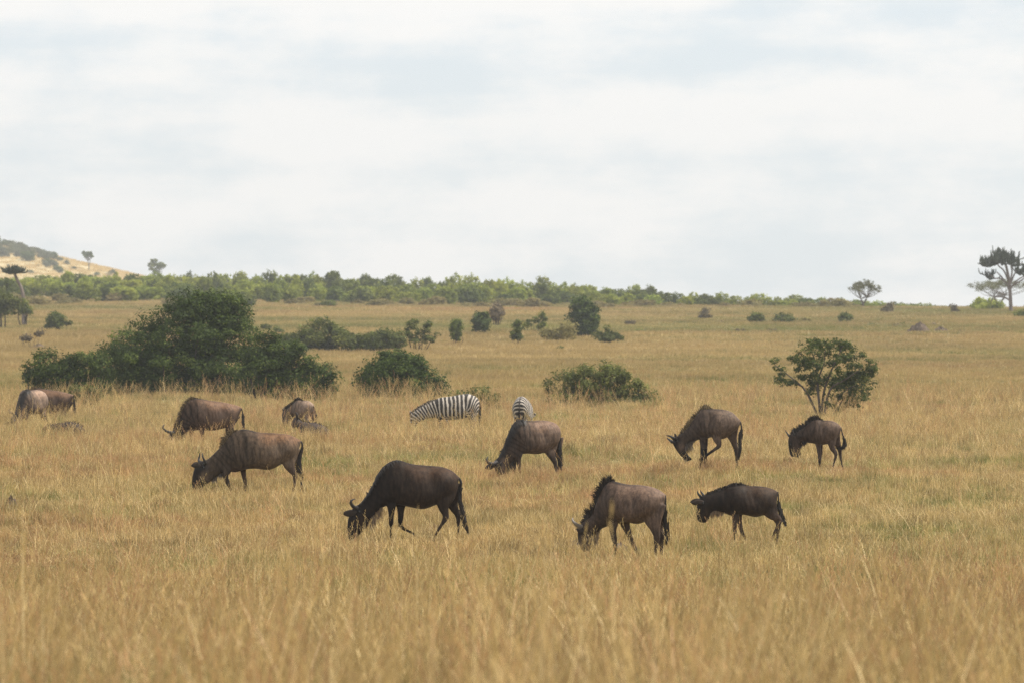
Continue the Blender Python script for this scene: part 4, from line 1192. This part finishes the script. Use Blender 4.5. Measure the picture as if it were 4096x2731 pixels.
def acacia(u0, d, top, halfw, stem, label, n, leaf, seed, mat='leaf_acacia', lean=0.0, thick=.3, r0=.13):
    s = F/K/d; x = px2x(U2P(u0), d); zg = float(ground(x, d)); vg = CY/K-(zg-CAMZ)*s
    H = (vg-top)/s; W = halfw/s; S = (vg-stem)/s
    g = np.random.default_rng(seed)
    root = empty('acacia_tree', (x, d, zg))
    tag(root, label, 'tree')
    lb = []
    for k in range(9):
        a = k*2.4; q = math.sqrt((k+.5)/9)
        lb.append((lean*W + W*q*.78*math.cos(a), W*q*.78*math.sin(a), S + (H-S)*(.62 - .30*q*q) + g.normal(0, .05*H), W*.36, W*.36, (H-S)*thick))
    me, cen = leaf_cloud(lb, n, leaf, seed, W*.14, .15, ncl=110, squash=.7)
    k = g.choice(len(cen), 26, replace=False)
    mb = MB()
    fk = [np.array([-.10*W, 0, S*.72]), np.array([.22*W, .1*W, S*.80])]
    mb.add(*tube(crom([[0, 0, -.1], [.02*W, 0, S*.3], fk[0]*.6 + np.array([0, 0, S*.2])], 4), np.linspace(r0, r0*.75, 9), 8))
    for j, c in enumerate(cen[k]):
        f0 = fk[j % 2]
        pts = crom([[0.02*W, 0, S*.35], f0, f0 + (c-f0)*.55 + np.array([0, 0, -.05*H]), c], 3)
        mb.add(*tube(pts, np.linspace(r0*.5, .015, len(pts)), 5))
    obj('trunk', mb.mesh('trunk'), M['bark'], root)
    obj('crown', me, M[mat], root)
    return root


acacia(1982, 600, 640, 42, 678, 'lone flat topped acacia standing on the skyline ridge', 3000, .085, 61)
acacia(2292, 640, 636, 78, 670, 'wide thin acacia partly hidden behind the tall candelabra tree', 4200, .085, 62, thick=.34)
acacia(358, 1330, 607, 21, 626, 'lone tree on the skyline right of the far yellow hill', 1500, .30, 63, 'leaf_ridge_dark', thick=.38, r0=.16)
acacia(204, 1530, 578, 13, 594, 'flat topped tree on the shoulder of the far yellow hill', 1000, .36, 64, 'leaf_ridge_dark', lean=-.3, thick=.38, r0=.16)

# ------------------------------------------------------------------ ridge thicket: every bush a thing, sharing a few crown meshes
VAR = []
for v in range(8):
    g = np.random.default_rng(300+v)
    lb = []
    for k in range(4 + v % 3):
        a = g.uniform(0, 6.28); q = g.uniform(0, .55)
        rr_ = g.uniform(.46, .70)
        lb.append((q*math.cos(a), q*math.sin(a), .52 + g.uniform(-.15, .22), rr_, rr_, rr_*g.uniform(.75, .95)))
    me, _ = leaf_cloud(lb, 3000, .07, 320+v, .14, .2, ncl=130, flat_bottom=.0, low=-.8)
    me.name = 'bush_crown'
    VAR.append(me)


def ridge_bush(x, y, sx, sz, mat, label, group, var, rz, name='bush', cat='bush'):
    me = VAR[var]
    if not me.materials: me.materials.append(M['leaf_ridge'])
    o = bpy.data.objects.new(name, me); COL.objects.link(o)
    o.location = (x, y, float(ground(x, y)) - .05*sz)
    o.rotation_euler = (0, 0, rz); o.scale = (sx, sx, sz)
    o.material_slots[0].link = 'OBJECT'; o.material_slots[0].material = M[mat]
    tag(o, label, cat, group)
    return o


TOPS_U = [-200, 0, 60, 140, 270, 400, 540, 690, 765, 800, 860, 980, 1080, 1180, 1240, 1300, 1400, 1480, 1600, 1700, 1850, 1950, 2100, 2200, 2260]
TOPS_V = [645, 638, 640, 628, 630, 632, 628, 627, 624, 636, 634, 634, 632, 642, 641, 652, 660, 660, 672, 676, 680, 686, 696, 702, 706]
MARKS = [(-400, 75, 'above the leaning candelabra tree'), (75, 205, 'below the far hill'), (205, 330, 'where the far hill runs out'), (330, 470, 'just left above the biggest bush'), (470, 600, 'right above the biggest bush'),
         (600, 740, 'above the foot of the biggest bush'), (740, 880, 'above the wide slope thicket'), (880, 1010, 'above the spindly shrub'), (1010, 1140, 'above the compact dark shrub'), (1140, 1290, 'left of the upright dark tree'),
         (1290, 1400, 'behind the upright dark tree'), (1400, 1560, 'right of the upright dark tree'), (1560, 1720, 'between upright dark tree and acacia'), (1720, 1880, 'above the small open tree'),
         (1880, 2060, 'around the lone acacia'), (2060, 2600, 'left of the tall candelabra tree')]
ORD = ['first', 'second', 'third', 'fourth', 'fifth', 'sixth', 'seventh', 'eighth', 'ninth', 'tenth', 'eleventh', 'twelfth', 'thirteenth', 'fourteenth', 'fifteenth', 'sixteenth', 'seventeenth', 'eighteenth', 'nineteenth', 'twentieth']
PLAN = []


def plan(u, d, w, hz_, mat, words, cat, name, group, where):
    mk = next(t for a, b, t in MARKS if a <= u < b) if where is None else where
    PLAN.append((u, d, w, hz_, mat, words, cat, name, group, mk))


g = np.random.default_rng(404)
ROWS = (((596, 622), 'front row'), ((632, 668), 'middle row'), ((690, 735), 'skyline row'), ((755, 800), 'hindmost row'))
for row, ((dlo, dhi), rw) in enumerate(ROWS):
    u = -90.0
    while u < 2235:
        d = g.uniform(dlo, dhi)
        s = F/K/d
        x = px2x(U2P(u), d)
        vb = CY/K - (float(ground(x, d))-CAMZ)*s
        vt = np.interp(u, TOPS_U, TOPS_V)
        room = (vb - vt)/s
        if row == 3 and u > 900 or row == 2 and u > 1500 or (row == 0 and g.random() < .22):
            u += g.uniform(20, 45); continue
        if row == 0: h = min(room*.66, g.uniform(1.4, 2.6))
        elif row == 1: h = min(room*.92, g.uniform(2.0, 3.3)) if u < 1500 else room*g.uniform(.82, 1.08)
        else: h = min(max(room, 1.2)*g.uniform(.86, 1.08), 4.6)
        if h > .5:
            w = g.uniform(1.4, 2.5)
            w = min(w, max(h*1.05, .95))
            dk = g.random() < (.40 if row == 0 else .22)
            plan(u, d, w, h/1.13, 'leaf_ridge_dark' if dk else 'leaf_ridge', ('dark green ridge bush, ' if dk else 'yellowish green ridge bush, ') + rw, 'bush', 'bush',
                 'bushes of the ridge thicket', None)
        u += w*s*g.uniform(.85, 1.3) if h > .5 else 30
for k in range(58):          # pale scrub along the foot of the thicket
    u = g.uniform(-80, 1500) if k < 44 else g.uniform(1400, 2150)
    d = g.uniform(560, 600) if u < 1500 else g.uniform(575, 598)
    w = g.uniform(.9, 1.9)
    plan(u, d, w, w*g.uniform(.42, .62), 'leaf_olive', 'pale olive ridge scrub', 'scrub', 'scrub', 'pale scrub at the foot of the ridge thicket', None)
for k in range(112):         # far hill
    if k < 74:
        u = g.uniform(-60, 150); d = g.uniform(1490, 1625)
        w = g.uniform(1.6, 3.2)*(1.0 if u < 70 else .65); hh = w*g.uniform(.6, 1.0)
    else:
        u = g.uniform(-40, 325); d = g.uniform(1380, 1560); w = g.uniform(.6, 1.5); hh = w*g.uniform(.6, 1.1)
    up_ = 'near the top of' if d > 1575 else ('halfway up' if d > 1490 else 'low on')
    sd = 'at the picture edge' if u < 40 else ('over the thicket' if u < 130 else ('near its lone tree' if u < 240 else 'towards its foot'))
    plan(u, d, w, hh, 'leaf_ridge_dark' if k % 3 == 0 else 'leaf_hill', ('hazy dark bush ' if k % 3 == 0 else 'hazy pale bush ') + up_ + ' far hill', 'bush', 'shrub', 'bushes on the far hillside', sd)
seen = {}
for p in sorted(PLAN, key=lambda q: q[0]):
    seen.setdefault((p[5], p[9]), []).append(p)
for (words, mk), ps in seen.items():
    for i, (u, d, w, hz_, mat, _, cat, name, group, _) in enumerate(ps):
        lab = words + ', ' + (ORD[i] + ' from left ' if len(ps) > 1 else '') + mk
        ridge_bush(px2x(U2P(u), d), d, w, hz_, mat, lab, group, int(g.integers(8)), g.uniform(0, 6.28), name, cat)


# ------------------------------------------------------------------ earth mounds
def mound(u, v, d, w, h, label, mat, seed, name='earth_mound', cat='mound'):
    x = px2x(U2P(u), d); zg = float(ground(x, d))
    g = np.random.default_rng(seed)
    nr, na = 9, 22
    V = []; Fs = []
    ph = g.uniform(0, 6.28, 6)
    for i in range(nr):
        r = i/(nr-1)
        for j in range(na):
            a = j/na*6.2832
            q = 1 + .22*math.sin(2*a+ph[0]) + .14*math.sin(3*a+ph[1])
            zz = h*(1-r**1.6)*(1 + .25*math.sin(4*a+ph[2])*r) + h*.10*g.normal()*(r < .9) - .06*r
            V.append((w*r*q*math.cos(a), w*.7*r*q*math.sin(a), zz))
    for i in range(nr-1):
        for j in range(na):
            Fs.append((i*na+j, (i+1)*na+j, (i+1)*na+(j+1) % na, i*na+(j+1) % na))
    Fs.append(tuple(range(na)))
    o = obj(name, mesh_from(name, V, Fs, False), M[mat], None, (x, d, zg))
    tag(o, label, cat)
    return o


mound(2112, 780, 395, 1.0, .75, 'larger brown earth mound in the grass near the candelabra tree', 'mound', 1)
mound(2160, 782, 395, .75, .45, 'smaller brown earth mound beside the larger one near the candelabra tree', 'mound', 2)
mound(2205, 785, 395, .5, .25, 'lowest brown earth heap trailing off from the mound pair', 'mound', 3)
mound(1325, 1268, 77.0, .20, .22, 'grey lump of earth behind the head of the wildebeest with ragged mane', 'mound_grey', 4)
mound(1425, 1262, 77.5, .30, .17, 'grey earth heap behind the forelegs of the wildebeest with ragged mane', 'mound_grey', 5)
mound(25, 1150, 92, .16, .22, 'small dark clod in the grass by the left picture edge', 'mound', 6)
mound(90, 776, 342, .8, .3, 'reddish bare earth hump under the dry scrub', 'mound', 7)


# ------------------------------------------------------------------ grass
def tuft(name, n, h, spread, width, lean, seed, seg=3, heads=0, hvar=.45, mat='grass'):
    g = np.random.default_rng(seed)
    a = g.uniform(0, 6.28, n); r = spread*np.sqrt(g.random(n))
    root = np.stack([r*np.cos(a), r*np.sin(a), np.full(n, -.02)], -1)
    L = h*(1 - hvar*g.random(n))
    la = g.uniform(0, 6.28, n); lm = lean*np.abs(g.normal(0, 1, n))
    lv = np.stack([np.cos(la)*lm, np.sin(la)*lm, np.zeros(n)], -1)
    wa = g.uniform(-.6, .6, n)
    wd = np.stack([np.cos(wa), np.sin(wa), np.zeros(n)], -1)
    ts = np.linspace(0, 1, seg+1)
    V = []; hg = []
    for t in ts:
        p = root + np.array([0, 0, 1.0])*(L*t*(1 - .25*np.minimum(lm, 1.5)*t))[:, None] + lv*(L*t**1.8)[:, None]
        w = width*g.uniform(.7, 1.3, n)*(1 - .85*t**1.5)
        V += [p - wd*w[:, None]*.5, p + wd*w[:, None]*.5]; hg += [np.full(n, t)]*2
    k = 2*(seg+1)
    V = np.stack(V, 1).reshape(-1, 3); HG = np.stack(hg, 1).reshape(-1)
    b = np.arange(n)[:, None]*k
    Fq = np.concatenate([b + np.array([[2*i, 2*i+1, 2*i+3, 2*i+2]]) for i in range(seg)])
    RN = np.repeat(g.random(n), k)
    if heads:
        tips = V.reshape(n, k, 3)[:, -2:].mean(1)
        sel = g.choice(n, min(heads, n), replace=False)
        HV = []
        for i in sel:
            m = 5
            for q in range(m):
                b0 = tips[i] - np.array([0, 0, 1.0])*L[i]*.05*q + lv[i]*L[i]*-.06*q
                dr = g.normal(0, .35, 3); dr[2] = 1.0; dr /= np.linalg.norm(dr)
                ll = .05*g.uniform(.7, 1.3); sd = np.array([1, g.normal(0, .4), 0])*width*.55
                HV.append([b0 - sd*.2, b0 + dr*ll*.5 - sd, b0 + dr*ll, b0 + dr*ll*.5 + sd])
        HV = np.array(HV).reshape(-1, 3)
        Fq = np.concatenate([Fq, len(V) + np.arange(len(HV)).reshape(-1, 4)])
        V = np.concatenate([V, HV]); HG = np.concatenate([HG, np.full(len(HV), 1.0)]); RN = np.concatenate([RN, np.full(len(HV), .35)])
    me = mesh_from(name, V, Fq)
    fattr(me, 'rnd', RN); fattr(me, 'hgt', HG)
    me.materials.append(M[mat])
    return bpy.data.objects.new(name, me)      # stays out of the scene: only its instances are drawn


def scatter(name, P, rotz, scl, tint, green, pick, sources, val=None):
    me = bpy.data.meshes.new(name)
    me.vertices.add(len(P)); me.vertices.foreach_set('co', np.asarray(P, np.float32).ravel())
    a = me.attributes.new('rot', 'FLOAT_VECTOR', 'POINT')
    rv = np.zeros((len(P), 3), np.float32); rv[:, 2] = rotz; rv[:, 0] = rng.normal(0, .06, len(P)); rv[:, 1] = rng.normal(0, .06, len(P))
    a.data.foreach_set('vector', rv.ravel())
    a = me.attributes.new('scl', 'FLOAT_VECTOR', 'POINT'); a.data.foreach_set('vector', np.asarray(scl, np.float32).ravel())
    fattr(me, 'tint', tint); fattr(me, 'green', green)
    if val is None: val = np.clip(.72 + .56*vnoise(P[:, 0], P[:, 1], 1.1, 31)*.6 + .56*vnoise(P[:, 0], P[:, 1], .45, 32)*.4 + rng.normal(0, .21, len(P)), .4, 1.6)
    fattr(me, 'val', val)
    a = me.attributes.new('pick', 'INT', 'POINT'); a.data.foreach_set('value', np.asarray(pick, np.int32))
    o = bpy.data.objects.new(name, me); COL.objects.link(o)
    tree = bpy.data.node_groups.new(name + '_scatter', 'GeometryNodeTree')
    tree.interface.new_socket('Geometry', in_out='INPUT', socket_type='NodeSocketGeometry')
    tree.interface.new_socket('Geometry', in_out='OUTPUT', socket_type='NodeSocketGeometry')
    gi = tree.nodes.new('NodeGroupInput'); go = tree.nodes.new('NodeGroupOutput')
    iop = tree.nodes.new('GeometryNodeInstanceOnPoints')
    jn = tree.nodes.new('GeometryNodeJoinGeometry')
    for s in sources:
        oi = tree.nodes.new('GeometryNodeObjectInfo'); oi.inputs['Object'].default_value = s
        oi.inputs['As Instance'].default_value = True
        tree.links.new(oi.outputs['Geometry'], jn.inputs[0])

    def na(nm, t):
        q = tree.nodes.new('GeometryNodeInputNamedAttribute'); q.data_type = t; q.inputs['Name'].default_value = nm
        return q.outputs['Attribute']
    tree.links.new(gi.outputs[0], iop.inputs['Points'])
    tree.links.new(jn.outputs[0], iop.inputs['Instance'])
    iop.inputs['Pick Instance'].default_value = True
    tree.links.new(na('pick', 'INT'), iop.inputs['Instance Index'])
    e2r = tree.nodes.new('FunctionNodeEulerToRotation')
    tree.links.new(na('rot', 'FLOAT_VECTOR'), e2r.inputs[0]); tree.links.new(e2r.outputs[0], iop.inputs['Rotation'])
    tree.links.new(na('scl', 'FLOAT_VECTOR'), iop.inputs['Scale'])
    tree.links.new(iop.outputs[0], go.inputs[0])
    md = o.modifiers.new('scatter', 'NODES'); md.node_group = tree
    return tag(o, kind='stuff')


def vnoise(x, y, sc, seed):
    """smooth value noise 0..1"""
    g = np.random.default_rng(seed); T = g.random((64, 64))
    fx, fy = x/sc, y/sc
    i, j = np.floor(fx).astype(int), np.floor(fy).astype(int)
    u, v = fx-i, fy-j; u = u*u*(3-2*u); v = v*v*(3-2*v)
    h = lambda a, b: T[a % 64, b % 64]
    return (h(i, j)*(1-u)+h(i+1, j)*u)*(1-v) + (h(i, j+1)*(1-u)+h(i+1, j+1)*u)*v


def field(n, y0, y1, power, margin=1.35):
    """points over the visible wedge between two distances; power shifts them nearer or farther"""
    y = y0 + (y1-y0)*rng.random(n)**power
    x = (rng.random(n)*2-1) * (y*CX/F*margin + 1.2)
    return x, y


def looks(x, y):
    """greenness and redness of the sward: patches of a few metres, stretched across the view"""
    g_ = .45*vnoise(x, y, 5, 1) + .35*vnoise(x, y, 1.7, 2) + .2*vnoise(x, y, .6, 12)
    t_ = .40*vnoise(x, y, 7, 3) + .35*vnoise(x, y, 1.9, 4) + .25*vnoise(x, y, .5, 14)
    near = sstep(62, 40, y)
    return np.clip((g_-.5)*(1.8+.8*near)+.42+.08*near, 0, 1), np.clip((t_-.5)*(1.9+.7*near)+.5, 0, 1)


# plain sward
SW = [tuft('sward_tuft', 40, .34, .17, .0085, .36, 500+i, 3) for i in range(5)]
HGT = lambda y: np.interp(y, [18, 40, 56, 70, 90, 106, 120, 150, 175, 200, 260], [1.65, 1.42, 1.15, .90, .88, .92, .94, .92, 1.02, .95, .9])
n = 30000
x, y = field(n, 17, 215, 1.25)
gr, tn = looks(x, y)
TALL = lambda x, y: 1 + .38*sstep(114, 124, y)*sstep(172, 160, y)*sstep(-1.5, -4.5, x)
BOX = lambda x, y, a, b, c, d: sstep(a-.6, a+.2, x)*sstep(b+.6, b-.2, x)*sstep(c-.8, c+.4, y)*sstep(d+.8, d-.4, y)
h = HGT(y)*TALL(x, y)*(1 + .55*BOX(x, y, -16.5, -10, 152.5, 161) + .5*BOX(x, y, -7.6, -3.8, 138, 151) - .48*BOX(x, y, -4.6, 2.6, 143, 158))*(.58 + .75*vnoise(x, y, 1.6, 9)**1.3)*rng.uniform(.7, 1.3, n)
wdt = np.interp(y, [20, 100, 215], [.95, 1.05, 1.7])*rng.uniform(.8, 1.25, n)
scatter('grass', np.stack([x, y, ground(x, y)], -1), rng.uniform(-.9, .9, n) + np.pi*rng.integers(0, 2, n), np.stack([wdt, wdt, h], -1),
        np.clip(tn + rng.normal(0, .16, n), 0, 1), np.clip(gr + rng.normal(0, .14, n), 0, 1), rng.integers(0, 5, n), SW)
n = 16000
x, y = field(n, 66, 132, 1.0)
gr, tn = looks(x, y)
h = .52*rng.uniform(.6, 1.25, n)
scatter('short_grass', np.stack([x, y, ground(x, y)], -1), rng.uniform(-.9, .9, n) + np.pi*rng.integers(0, 2, n), np.stack([np.full(n, 1.1)]*2 + [h], -1),
        np.clip(tn + rng.normal(0, .16, n), 0, 1), np.clip(gr + .08 + rng.normal(0, .16, n), 0, 1), rng.integers(0, 5, n), SW)
# seeding stems standing above it, in loose stands
ST = [tuft('stem_tuft', 6, .78, .12, .0078, .33, 520+i, 5, heads=5, hvar=.4) for i in range(7)]
HS = lambda y: np.interp(y, [18, 40, 60, 72, 95, 106, 118, 150, 170, 192, 215], [1.2, 1.15, 1.0, .88, .84, .88, 1.0, 1.15, 1.4, 1.5, .9])
n = 19000
x, y = field(n, 16, 215, 1.05)
stand = vnoise(x, y, 2.2, 21)*.6 + vnoise(x, y, .8, 22)*.4
keep = rng.random(n) < np.interp(y, [17, 58, 70, 100, 112, 135, 190, 215], [1, 1, .75, .72, .8, 1, 1, .4])*np.clip((stand-.28)*2.4, .08, 1)
x, y = x[keep], y[keep]; n = len(x)
gr, tn = looks(x, y)
h = HS(y)*rng.uniform(.5, 1.2, n)*(1 - .38*BOX(x, y, -4.6, 2.6, 143, 158))
wdt = np.interp(y, [20, 100, 215], [1.0, 1.05, 1.6])
scatter('seeding_grass', np.stack([x, y, ground(x, y)], -1), rng.uniform(-.9, .9, n) + np.pi*rng.integers(0, 2, n), np.stack([wdt, wdt, h], -1),
        np.clip(tn + rng.normal(0, .25, n), 0, 1), np.clip(gr*.4 - .15, 0, 1), rng.integers(0, 7, n), ST, np.clip(rng.normal(1.12, .2, n), .6, 1.6))
# a few tall stems close to the camera
n = 300
x, y = field(n, 15, 38, 1.0, 1.2)
h = np.interp(y, [15, 36], [1.55, 1.75])*rng.uniform(.62, 1.12, n)
ex = np.array([(1275, 18.0, 2.0), (1288, 18.4, 1.9), (1262, 18.8, 1.75), (1300, 17.5, 1.6), (1960, 15.5, 1.75), (1990, 16.2, 1.7), (2040, 16.0, 1.6), (2190, 17, 1.6), (1840, 19, 1.5), (620, 20, 1.5), (700, 18, 1.45), (330, 19, 1.45), (2290, 18.5, 1.7), (1500, 17, 1.45)])
x[:len(ex)] = px2x(U2P(ex[:, 0]), ex[:, 1]); y[:len(ex)] = ex[:, 1]; h[:len(ex)] = ex[:, 2]
scatter('tall_grass', np.stack([x, y, ground(x, y)], -1), rng.uniform(-.9, .9, n), np.stack([np.full(n, 1.35)]*2 + [h], -1),
        rng.uniform(0, .95, n), np.zeros(n), rng.integers(0, 7, n), ST, rng.uniform(.85, 1.6, n))
# bent straw
BN = [tuft('straw_tuft', 7, .42, .15, .0075, 1.5, 540+i, 5, hvar=.5) for i in range(5)]
n = 6500
x, y = field(n, 30, 190, 1.1)
gr, tn = looks(x, y)
scatter('bent_straw', np.stack([x, y, ground(x, y) + .02], -1), rng.uniform(0, 6.28, n), np.stack([np.full(n, 1.0)]*2 + [HGT(y)*rng.uniform(.7, 1.3, n)], -1),
        np.clip(tn*.5, 0, 1), np.zeros(n), rng.integers(0, 5, n), BN, np.clip(rng.normal(1.2, .2, n), .7, 1.6))
# distant sward on the slope
FS = [tuft('slope_tuft', 34, .38, .5, .030, .35, 560+i, 2) for i in range(4)]
for f_ in FS:                                                  # an even sward: little difference from blade to blade
    a_ = f_.data.attributes['rnd']; v_ = np.empty(len(a_.data), np.float32)
    a_.data.foreach_get('value', v_); a_.data.foreach_set('value', .38 + .34*v_)
n = 42000
x, y = field(n, 200, 640, 1.0, 1.3)
gr, tn = .6*vnoise(x, y, 46, 5) + .4*vnoise(x, y, 11, 6), .5*vnoise(x, y, 34, 7) + .3*vnoise(x, y, 8, 8) + .12*sstep(330, 520, y)
h = rng.uniform(.6, 1.15, n)*(.6+.7*vnoise(x, y, 12, 10)); wdt = np.interp(y, [200, 640], [1.0, 2.2])*rng.uniform(.8, 1.2, n)
scatter('slope_grass', np.stack([x, y, ground(x, y)], -1), rng.uniform(-.8, .8, n), np.stack([wdt, wdt, h], -1),
        np.clip(tn + rng.normal(0, .12, n), 0, 1), np.clip(gr*1.25 - .04 + rng.normal(0, .1, n), 0, 1), rng.integers(0, 4, n), FS, np.clip(.80 + .26*vnoise(x, y, 14, 33) + rng.normal(0, .05, n), .6, 1.3))
# far hill sward, tufts brightened to carry the hill's sunlight in their colour
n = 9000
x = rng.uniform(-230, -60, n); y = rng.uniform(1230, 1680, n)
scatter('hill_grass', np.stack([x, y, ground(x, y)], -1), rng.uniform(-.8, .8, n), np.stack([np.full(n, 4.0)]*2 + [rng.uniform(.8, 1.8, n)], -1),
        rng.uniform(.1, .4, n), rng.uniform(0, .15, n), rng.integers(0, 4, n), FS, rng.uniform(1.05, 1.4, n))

# ------------------------------------------------------------------ air
hz = bpy.data.meshes.new('haze')
x0, x1, y0, y1, z0, z1 = -905, 905, -125, 2806, float(ZZ.min()) - 1.0, float(ZZ.max()) + 16.0
hv = [(a, b, c) for c in (z0, z1) for b in (y0, y1) for a in (x0, x1)]
hz.from_pydata(hv, [], [(0, 2, 3, 1), (4, 5, 7, 6), (0, 1, 5, 4), (2, 6, 7, 3), (0, 4, 6, 2), (1, 3, 7, 5)])
hm, ht = newmat('haze')
pv = N(ht, 'ShaderNodeVolumePrincipled')
pv.inputs['Color'].default_value = (0.90, 0.93, 0.96, 1)
pv.inputs['Density'].default_value = HAZE
pv.inputs['Anisotropy'].default_value = 0.25
ho = N(ht, 'ShaderNodeOutputMaterial'); LK(ht, pv.outputs[0], ho.inputs['Volume'])
hz.materials.append(hm)
ho_ = bpy.data.objects.new('haze', hz); COL.objects.link(ho_)
tag(ho_, kind='stuff')
